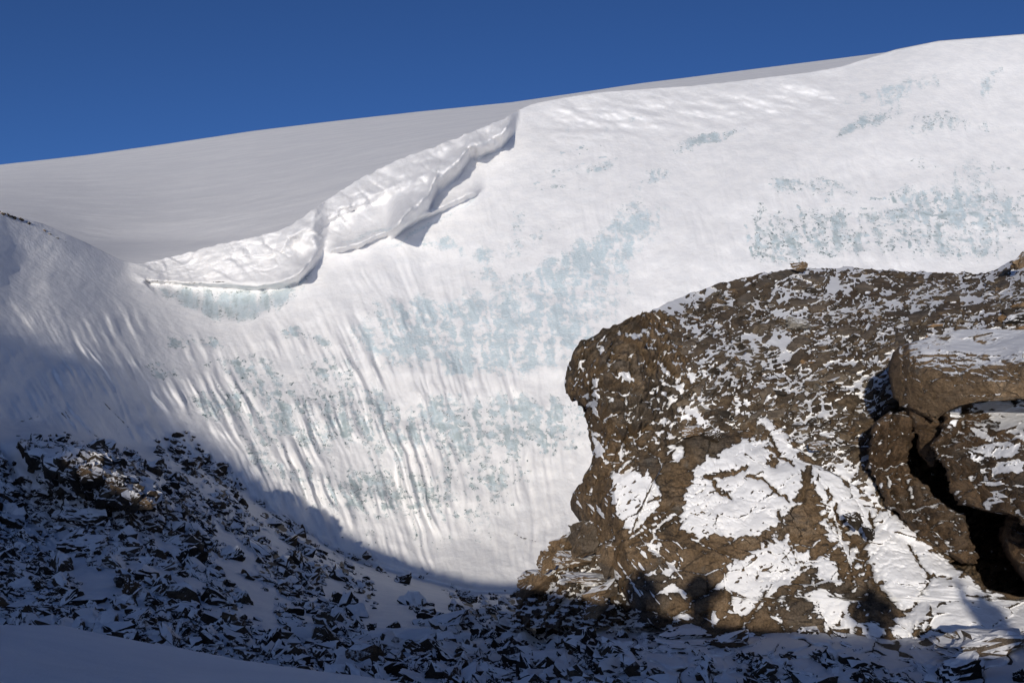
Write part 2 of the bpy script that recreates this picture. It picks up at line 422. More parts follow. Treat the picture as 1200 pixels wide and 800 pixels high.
def glacier_detail(px, py):
    """relief in metres (negative = towards the camera)"""
    r = 0
    r = r + scarp(px, py, LIP, 2.0, 11, 40, mod=[(150, .3), (310, .55), (335, 1.5), (365, 2.2), (381, 1.6)]) + scarp(px, py, SC2, 1.5, 12, 20) + scarp(px, py, SC4, 7.5, 14, 22) + scarp(px, py, SC5, 2.2, 7, 9)
    r = r + 1.1 * softpoly(px + 3 * fbm2(px / 16., py / 16., 46, 3), py + 2 * fbm2(px / 12., py / 12., 47, 3), [CAVE], 2.2) * sstep(2, 30, dline(px, py, CAVE[6:])) * 1.25 * (1 + .25 * fbm2(px / 9., py / 70., 48, 3))
    r = r + 1.6 * np.exp(-((px - 358) / 18) ** 2 - ((py - 291) / 11) ** 2)
    # scalloped blocks on the cornice face
    cf = np.exp(-((py - np.interp(px, [160, 265, 350, 420, 600], [318, 306, 288, 240, 140])) / 22) ** 2) * sstep(150, 190, px) * (1 - sstep(560, 620, px))
    r = r + cf * (1.2 * fbm2((px - .8 * py) / 40., (py + .4 * px) / 70., 3, 3) + .5 * np.abs(fbm2((px + .6 * py) / 22., py / 60., 9, 3)))
    ytp = ip(px, Y_TOP)
    strat = fbm2(px / 60., (py - ytp) / 4.5, 49, 3)
    r = r + cf * (.16 * strat + .16 * fbm2((px + .6 * py) / 6., (py - .5 * px) / 8., 50, 4, .65) + .5 * np.abs(fbm2((px - .6 * py) / 30., (py + .5 * px) / 16., 53, 4)))
    ec, hc, tc = cells2((px + .5 * py + 10 * fbm2(px / 30., py / 30., 54, 2)) / 26., (py - .45 * px) / 15., 55)
    r = r + cf * .75 * (hc - .5 + .6 * tc) * sstep(.0, .25, ec)
    # bulge on the right skyline and hollow beside it
    P = np.array(sorted((y, x) for x, y in BULGE)); xb = np.interp(py, P[:, 0], P[:, 1]); e = px - xb
    fadey = 1 - sstep(150, 215, py)
    r = r + fadey * (-.9 * sstep(-30, 60, e + 9 * fbm2(px / 26., py / 26., 39, 3)) * (1 - sstep(60, 220, e)) )
    # fluting, big undulation, lumps
    q = rib_q(px, py)
    A = .40 * np.exp(-((px - 330) / 150) ** 2 - ((py - 540) / 110) ** 2) + .26 * np.exp(-((px - 470) / 120) ** 2 - ((py - 450) / 110) ** 2) + .10 * np.exp(-((px - 560) / 120) ** 2 - ((py - 600) / 90) ** 2) \
        + .10 * np.exp(-((px - 1000) / 170) ** 2 - ((py - 270) / 50) ** 2) + .24 * np.exp(-((px - 130) / 110) ** 2 - ((py - 420) / 75) ** 2) + .05
    A = A * sstep(0, 50, py - np.interp(px, [0, 160, 265, 380, 605, 1200], [262, 318, 388, 310, 150, 70]))
    A = A * (.25 + 1.5 * sstep(-.25, .35, fbm2(px / 75., py / 60., 43, 3)))
    A = A * (1 - .85 * (1 - sstep(335, 375, py)) * (1 - sstep(150, 230, px)))
    rb = 1 - 2 * np.abs(fbm2(q / 25. + .45 * fbm2(px / 70., py / 70., 41, 3), py / 230., 21, 3)) * 1.6
    rb2 = fbm2(q / 6., py / 110., 23, 4)
    r = r - A * (rb + .5 * rb2)
    r = r + .9 * fbm2(px / 130., py / 110., 31, 4) + .10 * fbm2(px / 22., py / 20., 33, 4)
    top = np.exp(-((py - np.interp(px, [600, 800, 1000], [150, 125, 110])) / 30) ** 2) * sstep(610, 680, px) * (1 - sstep(960, 1010, px))
    r = r + top * 1.1 * fbm2((px + 1.5 * py) / 60., (py - .3 * px) / 16., 37, 4)
    # gully and shaded hollow below the left-hand crest
    wx_ = px + 6 * fbm2(px / 22., py / 22., 77, 3); wy_ = py + 6 * fbm2(px / 22. + 4, py / 22., 78, 3)
    for hx, hy, ra, rb_, tl, am in ((34, 304, 40, 24, .35, .7), (22, 338, 30, 30, -.2, .45), (86, 320, 46, 15, .35, .5), (-6, 296, 12, 50, -.1, -.35)):
        c_, s_ = math.cos(tl), math.sin(tl); gx = ((wx_ - hx) * c_ + (wy_ - hy) * s_) / ra; gy = (-(wx_ - hx) * s_ + (wy_ - hy) * c_) / rb_
        r = r + am * np.exp(-gx * gx - gy * gy)
    return r

# bare-ice zones  (x, y, rx, ry, tilt, amount, grit)
ICE = [(1110, 262, 110, 50, 0, .20, .5), (700, 235, 100, 40, -.6, .18, .3), (930, 275, 70, 40, .3, .24, 1), (1090, 105, 110, 26, -.2, .16, .2), (470, 560, 160, 70, 0, .20, 1), (300, 440, 110, 60, .2, .18, .9),
       (600, 375, 150, 45, -.18, .60, 0), (570, 408, 120, 26, 0, .62, 0), (690, 320, 80, 26, -.6, .5, 0), (745, 275, 55, 18, -.7, .42, 0), (480, 380, 60, 34, .1, .42, .2), (460, 395, 40, 14, 0, .4, .1), (560, 425, 70, 14, .05, .5, 0), (520, 362, 60, 12, .1, .3, .1),
       (512, 285, 22, 10, 0, .62, .1), (565, 298, 14, 12, 0, .62, 0), (540, 296, 7, 9, 0, .5, 0), (568, 322, 16, 8, 0, .5, .1), (650, 320, 60, 16, -.3, .45, .1), (620, 285, 40, 10, -.5, .34, .1), (600, 262, 16, 26, .5, .34, .1), (700, 282, 70, 12, -.5, .36, .1),
       (470, 500, 130, 30, .05, .34, .7), (570, 505, 110, 34, 0, .40, .6), (640, 480, 70, 22, 0, .36, .5), (650, 520, 50, 16, 0, .34, .8), (560, 470, 70, 10, 0, .32, .3), (420, 470, 40, 26, .2, .36, .7), (330, 465, 60, 20, .05, .34, .9), (290, 480, 40, 20, .1, .34, .9),
       (420, 585, 60, 18, -.05, .32, 1), (520, 590, 90, 30, .05, .30, 1), (580, 560, 50, 16, -.1, .32, 1), (610, 515, 40, 14, 0, .4, .9), (350, 555, 50, 16, .1, .32, 1), (450, 560, 50, 16, 0, .28, 1), (430, 630, 50, 10, 0, .22, 1), (520, 640, 70, 14, -.1, .22, 1),
       (213, 398, 20, 8, -.05, .6, .8), (248, 401, 16, 6, .25, .5, .8), (342, 388, 11, 8, .2, .65, .5), (368, 397, 18, 5, .15, .5, .5), (190, 435, 24, 9, .2, .38, 1), (285, 430, 34, 12, 0, .42, .9), (380, 430, 30, 16, .1, .34, .9), (320, 500, 34, 24, .1, .34, .9), (240, 470, 26, 20, .4, .3, 1), (225, 520, 24, 18, .5, .28, 1), (370, 505, 40, 20, 0, .3, .9), (300, 530, 30, 20, .5, .3, 1),
       (935, 216, 40, 10, -.05, .5, .5), (985, 222, 26, 10, .1, .36, .4), (1075, 232, 40, 20, 0, .36, .3), (1150, 238, 60, 26, 0, .42, .2), (1060, 253, 90, 7, 0, .42, .3), (1160, 262, 60, 7, 0, .38, .3), (900, 270, 26, 34, .2, .26, 1), (920, 290, 34, 24, 0, .3, 1), (985, 270, 40, 34, .2, .28, .8), (1040, 285, 50, 18, .1, .26, .8), (1120, 285, 50, 20, .2, .30, .6), (1180, 290, 40, 14, .1, .3, .5),
       (1020, 142, 34, 8, -.35, .5, .6), (1000, 150, 22, 6, -.3, .4, .6), (1070, 152, 40, 14, -.2, .34, .6), (1110, 140, 40, 14, 0, .3, .5), (1160, 95, 9, 26, .55, .4, .3), (1160, 150, 40, 8, 0, .3, .5), (1140, 195, 50, 16, 0, .28, .3), (1075, 190, 14, 14, .3, .34, 1), (1060, 105, 60, 12, -.35, .32, 0), (985, 100, 26, 8, -.6, .25, 0), (1010, 112, 50, 6, -.3, .28, 0),
       (815, 168, 34, 8, -.35, .48, .5), (850, 158, 30, 6, -.25, .42, .6), (700, 195, 34, 5, -.35, .42, .5), (660, 198, 30, 4, -.3, .34, .6), (650, 220, 30, 3, 0, .4, .9), (690, 176, 40, 4, -.4, .3, .5), (655, 160, 40, 6, -.4, .3, 0), (760, 210, 28, 8, -.6, .42, .2), (730, 250, 30, 8, -.7, .45, .2), (780, 205, 14, 10, .3, .36, .5), (730, 145, 50, 5, -.35, .3, 0)]
STRIP = [(386, 304), (420, 296), (457, 284), (497, 262), (535, 244), (566, 224), (562, 236), (520, 260), (468, 289), (430, 297), (405, 306)]
STRIP2 = [(386, 288), (440, 268), (470, 258), (455, 274), (420, 284), (388, 293)]
STRIP3 = [(440, 230), (500, 204), (520, 190), (505, 208), (450, 234), (400, 258), (385, 265), (400, 250)]

def ice_masks(px, py):
    ice = np.zeros(px.shape); spk = np.zeros(px.shape); wsum = np.full(px.shape, 1e-3)
    wx = px + 7 * fbm2(px / 30., py / 30., 51, 3); wy = py + 7 * fbm2(px / 30. + 9, py / 30., 52, 3)
    for x, y, rx, ry, t, a, g in ICE:
        if y > 440: a = a * .9
        c, s = math.cos(t), math.sin(t); qx = ((wx - x) * c + (wy - y) * s) / rx; qy = (-(wx - x) * s + (wy - y) * c) / ry
        e = np.exp(-(qx * qx + qy * qy) ** 1.4 * .8); ice = 1 - (1 - ice) * (1 - a * e); spk += g * e; wsum += e
    spk = spk / wsum * sstep(.01, .15, wsum)
    q = rib_q(px, py)
    ax = px + 11 * fbm2(px / 26. + 3, py / 26., 66, 4); ay = py + 9 * fbm2(px / 26., py / 26. + 8, 67, 4)
    qq = rib_q(ax, ay)
    p1 = fbm2(qq / 11. + .3 * ay / 40., ay / 46., 61, 4); p2 = .6 * fbm2((px - .5 * py) / 33. + .5 * p1, (py + .33 * px + 6 * fbm2(px / 30., py / 30., 69, 3)) / 6.3, 63, 5, .62) + .6 * fbm2((px + .4 * py) / 37. + .4 * p1, (py - .21 * px + 6 * fbm2(px / 30., py / 30., 72, 3)) / 5.7, 64, 5, .62); p3 = fbm2((ax + .7 * ay) / 8., (.7 * ax - ay) / 8., 65, 4, .65)
    fine = np.interp(py, [330, 450], [.8, 1.25])
    ice = np.clip(ice * 1.15, 0, .74)
    v = .13 + ice * (.78 + fine * (1.15 * p1 + .95 * p2 + .95 * p3))
    rows = np.zeros(px.shape)
    for y0, x0, x1, w_ in ((246, 1000, 1250, 2.0), (253, 985, 1250, 2.6), (262, 1020, 1250, 2.2), (276, 930, 1130, 1.6), (283, 950, 1110, 1.4), (270, 960, 1250, 1.5), (232, 1010, 1250, 2.4), (213, 895, 990, 3.0), (198, 1120, 1230, 1.6), (219, 615, 660, 1.4), (202, 650, 720, 1.6), (186, 640, 700, 1.6)):
        sl_ = -.32 if x0 < 720 else 0
        yy = y0 + sl_ * (px - x0) + 2.5 * fbm2(px / 40., 0 * px + y0, 74, 3)
        rows = np.maximum(rows, 1.25 * np.exp(-((py - yy) / (1.6 * w_)) ** 2) * sstep(x0 - 12, x0 + 12, px) * (1 - sstep(x1 - 12, x1 + 12, px)) * sstep(-.1, .4, fbm2(px / 15., py / 4. + y0 * 3.1, 75, 4, .65)))
    for x0, y0, ln in ((872, 262, 46), (884, 282, 28), (902, 256, 56), (918, 250, 62), (935, 240, 62), (952, 262, 44), (968, 232, 60), (1044, 222, 40), (1072, 222, 44), (1094, 226, 40), (1060, 268, 40), (1098, 264, 40), (1118, 280, 30)):
        xx = x0 + .30 * (py - y0)
        rows = np.maximum(rows, 1.2 * np.exp(-((px - xx - 2 * fbm2(py / 14., 0 * py + x0, 76, 3)) / 3.6) ** 2) * sstep(y0 - 6, y0 + 6, py) * (1 - sstep(y0 + ln - 8, y0 + ln + 4, py)) * sstep(-.15, .25, fbm2(py / 7., px / 9. + x0, 79, 3)))
    v = np.maximum(v, .92 * np.minimum(rows, 1)); spk = np.maximum(spk, .9 * (rows > .3) * (px > 720))
    v = np.maximum(v, 0)
    v = np.maximum(v, .80 * softpoly(px + 7 * fbm2(px / 16., py / 16., 46, 4), py + 6 * fbm2(px / 12., py / 12., 47, 4), [CAVE], 8) - .30 * sstep(-.1, .5, fbm2(px / 12., py / 36., 68, 3)) - .25 * np.exp(-dline(px, py, [(175, 333), (260, 331), (330, 334)]) / 5))
    v = np.maximum(v, .62 * softpoly(wx, wy, [STRIP, STRIP2], 4)); v = np.maximum(v, .45 * softpoly(wx, wy, [STRIP3], 4))
    spk = np.where(softpoly(px, py, [CAVE], 4) > .3, .25 + .5 * (fbm2(px / 10., py / 40., 70, 3) > .05), spk)
    return v, spk

# ------------------------------------------------------------------ glacier
def rubble_w(px, py):
    """0..1: how much loose rock lies here (left basin)"""
    R = [(-200, 530), (0, 515), (30, 512), (90, 515), (180, 535), (215, 505), (245, 538), (330, 606), (400, 648), (470, 674), (560, 697), (620, 697), (680, 700), (730, 752), (850, 762), (1010, 770), (1100, 800), (1090, 860), (300, 860), (-200, 860)]
    m = softpoly(px + 12 * fbm2(px / 40, py / 40, 91, 3), py + 10 * fbm2(px / 40, py / 40, 92, 3), [R], 9)
    t = (px * .74 + py * .67) / 150.; n = (-px * .67 + py * .74) / 24.
    lane = fbm2(t, n, 93, 3) + .45 * fbm2(px / 30., py / 26., 95, 3)
    bare = [(20, 612), (70, 612), (110, 630), (180, 660), (250, 700), (330, 740), (300, 748), (200, 690), (120, 655), (50, 640)]
    lane = lane + .5 * np.exp(-((px - 600) / 90) ** 2 - ((py - 722) / 26) ** 2)
    lane = lane + .5 * np.exp(-((px - 116) / 80) ** 2 - ((py - 566) / 40) ** 2)
    return m * sstep(-.36, .12, lane) * (1 - .5 * softpoly(px, py, [bare], 12))

def ground_detail(px, py, D):
    w = rubble_w(px, py)
    x = (px * .8 + py * .6) / 17.; y = (-px * .6 + py * .8) / 11.
    e, hh, til = cells2(x + .4 * fbm2(px / 12, py / 12, 3, 2), y, 71)
    e2, h2, t2 = cells2(x * 2.3 + 5, y * 2.3, 75)
    up = (w > .35) * (hh > .35) * sstep(.05, .16, e)
    right = sstep(520, 640, px) * sstep(700, 745, py)
    k = D / F
    rel = -(up * (2 + 7 * hh) + 3 * til * w + .7 * w * sstep(.05, .2, e2) * (2 + 3 * h2)) * k * 1.0
    # snow-laden boulders in the hollow on the right
    xb = (px + .3 * py) / 40.; yb = (py * 1.9 - .25 * px) / 40.
    eb, hb, tb = cells2(xb + .5 * fbm2(px / 30, py / 20, 8, 2), yb + .4 * fbm2(px / 30, py / 20, 10, 2), 81)
    big = right * sstep(.0, .35, eb) * (3 + 9 * hb)
    rel = rel - (big + right * 3 * tb) * k
    rock = w * np.clip(.16 + up * .62 * (til * 2 > -.2) + .42 * fbm2(px / 7., py / 7., 97, 3) * 1.3, 0, 1)
    gap = right * (1 - sstep(.03, .12, eb)) * sstep(-.05, .2, fbm2(px / 30., py / 22., 99, 2))
    rock = np.maximum(rock, .75 * gap)
    rel = rel + right * gap * 7 * k
    return rel, rock

def depth_all(px, py, detail=True):
    D = T_GL(px, py)
    mx, my = px - 116, py - 566                      # a rocky hump that still catches the sun
    gx, gy = (mx * .91 + my * .41) / 96, (-mx * .41 + my * .91) / 34
    D = D + (45.4 - .012 * mx - D) * np.exp(-(gx * gx + gy * gy) ** 2)
    yb = ip(px, Y_B)
    wl = 1 - sstep(-30, 20, py - yb)
    if not detail: return D
    rel = wl * glacier_detail(px, py)
    gd, rock = ground_detail(px, py, D)
    wg = sstep(-18, 22, py - yb)
    rel = rel + wg * gd + (1 - wl) * .35 * fbm2(px / 60., py / 45., 35, 4)
    return D + rel, rock * wg, wl

def build_ground():
    px = np.r_[np.linspace(-900, -30, 90)[:-1], np.arange(-30, 1230, 1.5), np.linspace(1232, 1900, 60)]
    n = len(px)
    yt = ip(px, Y_TOP); yb = ip(px, Y_B)
    t = np.linspace(0, 1, 380)[:, None]
    PY = yt + (yb - yt) * t; PX = np.broadcast_to(px, PY.shape)
    # ragged top edge of the cornice
    rag = (2.2 * fbm2(px / 9., 0 * px, 44, 3) + 2.4 * np.abs(fbm2(px / 26., 0 * px, 45, 2))) * sstep(150, 185, px) * (1 - sstep(590, 640, px))
    PY = PY + rag * np.exp(-t * 14)
    D, rock, wl = depth_all(PX, PY)
    ice, spk = ice_masks(PX, PY)
    # little dark outcrop on the left-hand crest
    rk = np.zeros(PX.shape)
    stn = [(155, 331), (175, 328), (205, 332), (240, 331), (262, 330), (300, 331)]
    rk = np.maximum(rk, .46 * np.exp(-dline(PX, PY, stn) / 1.8))
    rk = np.maximum(rk, .62 * np.exp(-dline(PX, PY, [(603, 625), (612, 630), (628, 634)]) / 1.6))
    for lx in ([(75, 480), (82, 490)], [(105, 505), (118, 515)], [(120, 470), (150, 500)], [(72, 484), (80, 492)], [(20, 495), (48, 487)]):
        rk = np.maximum(rk, .55 * np.exp(-dline(PX, PY, lx) / 2.2))
    rock = np.maximum(rock, rk)
    G = W(PX, PY, D)
    # the crest has a back: it turns over and drops away behind
    top = G[0]; back = []
    for a, b in ((.7, .25), (2.5, 1.6), (7, 7), (14, 22)):
        back.append(top + np.stack([0 * px, a + 0 * px, -b + 0 * px], -1))
    Vv = np.concatenate([np.array(back[::-1]), G], 0)
    pad = lambda a: np.concatenate([np.zeros((4, n)), a], 0)
    grid_mesh('glacier_mountain', Vv, M_GL, {'ice': pad(ice), 'speck': pad(spk), 'rock': pad(rock)}, kind='structure')
    # basin
    t = np.linspace(0, 1, 230)[:, None] ** 1.0
    PY2 = yb + (880 - yb) * t; PX2 = np.broadcast_to(px, PY2.shape)
    D2, rock2, _ = depth_all(PX2, PY2); D2[0] = D[-1]
    G2 = W(PX2, PY2, D2); G2[0] = G[-1]
    z = np.zeros(PY2.shape)
    rock2[0] = rock[-1]; ice2 = z.copy(); ice2[0] = ice[-1]; sp2 = z.copy(); sp2[0] = spk[-1]
    grid_mesh('basin_ground', G2, M_GL, {'ice': ice2, 'speck': sp2, 'rock': rock2}, kind='structure')
build_ground()

# ------------------------------------------------------------------ plateau
def build_plateau():
    px = np.linspace(-1200, 2200, 700)
    sky_ = ip(px, [(-1200, 330), (-600, 262), (0, 193), (100, 182), (200, 168), (300, 153), (400, 141), (500, 130), (600, 120), (750, 98), (900, 79), (1050, 60), (1200, 46), (1500, 30), (2200, 10)])
    low = np.maximum(ip(px, Y_TOP) + 30, sky_ + 30)
    Dl = T_GL(px, ip(px, Y_TOP)) + 6; Dl = np.where(px < 0, np.interp(px, [-1200, 0], [80, Dl[np.argmin(abs(px))]]), Dl)
    Ds = np.interp(px, [-1200, 0, 600, 1050, 2200], [220, 290, 310, 300, 260])
    ker = np.exp(-(np.arange(-60, 61) / 24.) ** 2); ker /= ker.sum()
    sm = lambda a: np.convolve(np.pad(a, 60, mode='edge'), ker, 'valid')
    Dl = sm(Dl); low = np.maximum(sm(low) + 10, low)
    low = sm(low) + 6
    t = np.linspace(0, 1, 160)[:, None]
    PY = sky_ + (low - sky_) * t
    # soft roll-over towards the skyline: inverse depth linear in image height = a plane
    inv = 1 / Ds + (1 / Dl - 1 / Ds) * t
    D = 1 / inv
    PX = np.broadcast_to(px, PY.shape)
    G = W(PX, PY, D)
    G[..., 2] += (1 - t ** .0 * 1) * 0 + .5 * fbm2(G[..., 0] / 26., G[..., 1] / 40., 7, 4) * t * 1.2 + .05 * fbm2((G[..., 0] + .8 * G[..., 1]) / 14., (G[..., 1] - .4 * G[..., 0]) / 9., 8, 3)
    # wind-scoured trough along the foot of the snowfield, left
    dz = np.exp(-((PX - 150) / 120) ** 2 - ((PY - 275) / 10) ** 2); G[..., 2] -= .5 * dz
    back = []
    for a, b in ((25, 1.5), (70, 0), (200, -30)):
        back.append(G[0] + np.stack([0 * px, a + 0 * px, b + (0 if b < 0 else 1) + 0 * px], -1) + np.array([0, 0, -2.0 if b > 0 else -4]))
    Vv = np.concatenate([np.array(back[::-1]), G], 0)
    grid_mesh('snow_field', Vv, M_PL, kind='structure')
build_plateau()

# ------------------------------------------------------------------ snow ridge around and behind the camera (its shadow fills the basin)
EDGE = [(0, 400), (60, 420), (130, 437), (160, 460), (180, 495), (240, 528), (299, 562), (330, 590), (400, 635), (460, 660), (520, 678), (590, 690)]
EP = [uv_of(x, y, float(T_GL(np.array([x]), np.array([y]))[0])) for x, y in EDGE]
E_PTS = [(-140, 40), (-80, 30), (-55, 19), (-44, 14.5)] + EP + [(-7, -.5), (-5, -.38), (-3.5, -.58), (-1.85, -.70), (0, -1.0), (3.5, -1.14), (8, -1.3), (20, -1.2), (80, 3)]
print('E', [(round(a, 1), round(b, 2)) for a, b in sorted(EP)])
def ridge_z(u, a):
    E = ip(u, E_PTS)
    ac = np.interp(u, [-140, -45, -32, -24, -12, -6, 80], [-190, -150, -70, -26, -5, 3, 3])
    zc = (E - ac * math.sin(el)) / math.cos(el)
    f = np.maximum(a - ac, 0); b = np.maximum(ac - a, 0)
    s1 = np.interp(u, [-40, -12, -6], [.5, .3, .215])
    flat = np.interp(u, [-20, -6], [.35, .02])
    return zc - s1 * f - .006 * f * f - flat * b - .004 * b * b * (b < 40) - (b >= 40) * (6.4 + .2 * (b - 40))
def build_ridge():
    us = np.r_[np.linspace(-140, -12, 130)[:-1], np.linspace(-12, 10, 180), np.linspace(10, 80, 50)[1:]]
    a0 = np.r_[np.linspace(-260, -6, 190)[:-1], np.linspace(-6, 8, 120)]
    UU, AA = np.meshgrid(us, a0)
    rim = 8 + .5 * fbm2(us / 3., 0 * us, 4, 3)
    AA = np.where(AA > 0, AA * rim / 8, AA)
    Z = ridge_z(UU, AA) + .05 * fbm2(UU / 1.5, AA / 1.2, 5, 4) * sstep(-2.5, 5, np.abs(UU))
    P = UU[..., None] * U + AA[..., None] * H; P[..., 2] = Z
    last = P[-1]; sk = []
    for k, (a, b) in enumerate(((.25, .18), (.7, .9), (2, 4), (5, 14))):
        sk.append(last + H * a - np.array([0, 0, b]))
    grid_mesh('ridge_ground', np.concatenate([P, np.array(sk)], 0), M_BK, kind='structure', flip=True)
build_ridge()

# ------------------------------------------------------------------ rock outcrop: relief blocks with real depth
def relief(name, ys, xl, xr, ctrl, mat, n, rnd=(1.2, 26), rough=(.22, .10), snow=None, rocklines=(), parent=None, origin=None, left=True, right=True, back=5., seed=0, cracks=(), snowthick=.06, fs=(.9, .42), ledge=.46, shear=None):
    T = TPS(ctrl); ny, nx = n
    y = np.linspace(ys[0], ys[1], ny)
    a = ip(y, xl); b = ip(y, xr)
    a = a + 2.2 * fbm2(y / 11., 0 * y, seed + 3, 3); b = b + 2.2 * fbm2(y / 11., 0 * y + 7, seed + 4, 3)
    b = np.maximum(b, a + 1.5)
    s = np.linspace(0, 1, nx)
    PX = a[:, None] + (b - a)[:, None] * s; PY = np.broadcast_to(y[:, None], PX.shape).copy()
    D = T(PX, PY)
    wpx = PX + 8.5 * fbm2(PX / 17., PY / 17., seed + 31, 6, .66); wpy = PY + 8.5 * fbm2(PX / 17. + 5, PY / 17., seed + 32, 6, .66)
    sn = np.zeros(PX.shape)
    if snow is not None: sn = snow(wpx, wpy, PX, PY)
    for L in rocklines:
        sn = sn * (1 - np.exp(-(dline(wpx, wpy, L[0]) / (.68 * L[1])) ** 2))
    R, rp = rnd
    rp_ = np.minimum(rp, (b - a)[:, None] * .45)
    if left:
        e = np.clip(1 - (PX - a[:, None]) / rp_, 0, 1); D = D + R * (1 - np.sqrt(1 - e * e * .999))
    if right:
        e = np.clip(1 - (b[:, None] - PX) / rp_, 0, 1); D = D + R * (1 - np.sqrt(1 - e * e * .999))
    if shear is not None: D = D + shear[1] * np.maximum(ip(y, shear[0])[:, None] - PX, 0)
    P = W(PX, PY, D); flat = P.reshape(-1, 3)
    o1, e1 = facets3(flat * fs[0] + seed, seed + 100); o2, e2 = facets3(flat * np.array([1, 1, 1.5]) * fs[0] * 2.6 + seed, seed + 120)
    dep = rough[0] * o1 + rough[1] * o2 + .05 * fbm3(flat * 5, seed + 7, 3)
    o3, e3 = facets3(flat * np.array([1, 1, 1.7]) * fs[0] * 6.5 + seed, seed + 140)
    dep = (dep + .4 * rough[1] * o3).reshape(PX.shape)
    for L, wd_, amp in cracks:
        dep = dep + amp * np.exp(-(dline(wpx, wpy, L) / wd_) ** 2)
    dyy = (ys[1] - ys[0]) / (ny - 1)
    gy = -np.gradient(dep, axis=0) / (dyy * D / F)
    def blur(a_, w_):
        k_ = np.ones(2 * w_ + 1) / (2 * w_ + 1)
        a_ = np.apply_along_axis(lambda v_: np.convolve(np.pad(v_, w_, mode='edge'), k_, 'valid'), 0, a_)
        return np.apply_along_axis(lambda v_: np.convolve(np.pad(v_, w_, mode='edge'), k_, 'valid'), 1, a_)
    L_ = .75 * np.tanh(1.1 * blur(gy, 1)) + .6 * np.tanh(9 * (dep - blur(dep, 9))) + .55 * fbm2(PX / 5., PY / 5., seed + 60, 3)
    if snow is not None: sn = np.clip(.02 + .93 * sn + ledge * L_, 0, 1)
    for L in rocklines:
        sn = sn * (1 - np.exp(-(dline(wpx, wpy, L[0]) / (.68 * L[1])) ** 2))
    dep = dep * (1 - sn) + blur(dep, 6) * sn * .55 - snowthick * sn
    nd = np.stack([np.zeros(PX.shape), dep, -dep * .3], -1)
    P = P + nd
    # close the block behind its outline
    cols = [P]; at = [sn]
    if left:
        for k in (.35, 1.):
            q = P[:, :1] * (1 + back * k / P[:, :1, 1:2]) + np.array([.5 * k, 0, -.1 * k]); cols.insert(0, q); at.insert(0, sn[:, :1] * 0)
    if right:
        for k in (.35, 1.):
            q = P[:, -1:] * (1 + back * k / P[:, -1:, 1:2]) + np.array([-.5 * k, 0, -.1 * k]); cols.append(q); at.append(sn[:, :1] * 0)
    P = np.concatenate(cols, 1); at = np.concatenate(at, 1)
    rows = [P[:1] * (1 + back / P[:1, :, 1:2]) + np.array([0, 0, -.5]), P[:1] * (1 + .3 * back / P[:1, :, 1:2]) + np.array([0, 0, -.06]), P]
    at = np.concatenate([at[:1] * 0, at[:1], at], 0)
    return grid_mesh(name, np.concatenate(rows, 0), mat, {'snow': at}, parent=parent, origin=origin)

JR = random.Random(3)
def joints(n, x0, x1, y0, y1, angs, l0, l1, amp):
    """straight fracture lines across a rock face"""
    out = []
    for _ in range(n):
        x, y = JR.uniform(x0, x1), JR.uniform(y0, y1); a = math.radians(JR.choice(angs) + JR.gauss(0, 7)); l = JR.uniform(l0, l1) / 2
        c, q = math.cos(a) * l, math.sin(a) * l
        out.append(([(x - c, y - q), (x + JR.gauss(0, 1.5), y + JR.gauss(0, 1.5)), (x + c, y + q)], JR.uniform(1.0, 1.9), amp * JR.uniform(.6, 1.3)))
    return out
BASE = (4.0, 24.0, -6.0)
outcrop = thing('rock_outcrop', 'brown rocky outcrop, snow patched and topped with debris, facing the ice wall', 'rock outcrop', BASE)

HEADX = [(368, 756), (372, 750), (376, 740), (385, 720), (393, 700), (400, 687), (408, 677), (420, 668), (432, 664), (445, 662), (457, 664), (463, 672), (472, 687), (480, 688), (488, 684), (497, 690), (505, 689), (515, 690), (525, 692), (535, 695), (545, 691), (560, 683), (600, 690), (640, 706), (700, 735), (760, 770)]
HEADR = [(368, 764), (380, 800), (400, 835), (450, 850), (500, 850), (560, 800), (760, 800)]
HEADC = [(668, 420, 26.2), (665, 455, 26.0), (700, 450, 25.2), (740, 420, 25.5), (740, 392, 26.6), (700, 398, 26.6), (765, 450, 26.1), (770, 520, 25.9), (800, 440, 27.3), (800, 490, 26.9), (840, 440, 29.2), (700, 540, 25.7), (690, 500, 26.3), (722, 480, 25.3), (760, 380, 28.4), (820, 400, 30.5), (840, 490, 28.4), (700, 620, 25.6), (740, 720, 25), (800, 700, 25.5), (800, 560, 27)]
HEADS = [[(722, 440), (728, 432), (740, 434), (747, 446), (738, 444), (730, 446)], [(693, 440), (697, 432), (704, 445), (700, 452)], [(697, 455), (701, 456), (702, 486), (697, 490), (695, 475)], [(735, 392), (760, 386), (765, 392), (740, 398)], [(704, 402), (712, 400), (709, 416), (704, 425)], [(692, 510), (700, 505), (708, 540), (700, 540)], [(727, 520), (731, 522), (732, 540), (727, 538)],
         [(676, 428), (680, 415), (684, 420), (680, 436)]]
def head_snow(x, y, px, py):
    n = fbm2(px / 7., py / 12., 301, 3)
    m = softpoly(x, y, HEADS, 1.5)
    m = np.maximum(m, .75 * sstep(752, 785, px) * sstep(-.1, .25, fbm2(px / 9., py / 6., 303, 3)))
    return np.maximum(m, .6 * sstep(.26, .46, n) * (py < 470)) + .5 * (fbm2(px / 6, py / 9, 305, 3) > .25) * (py > 480) * (px < 780)
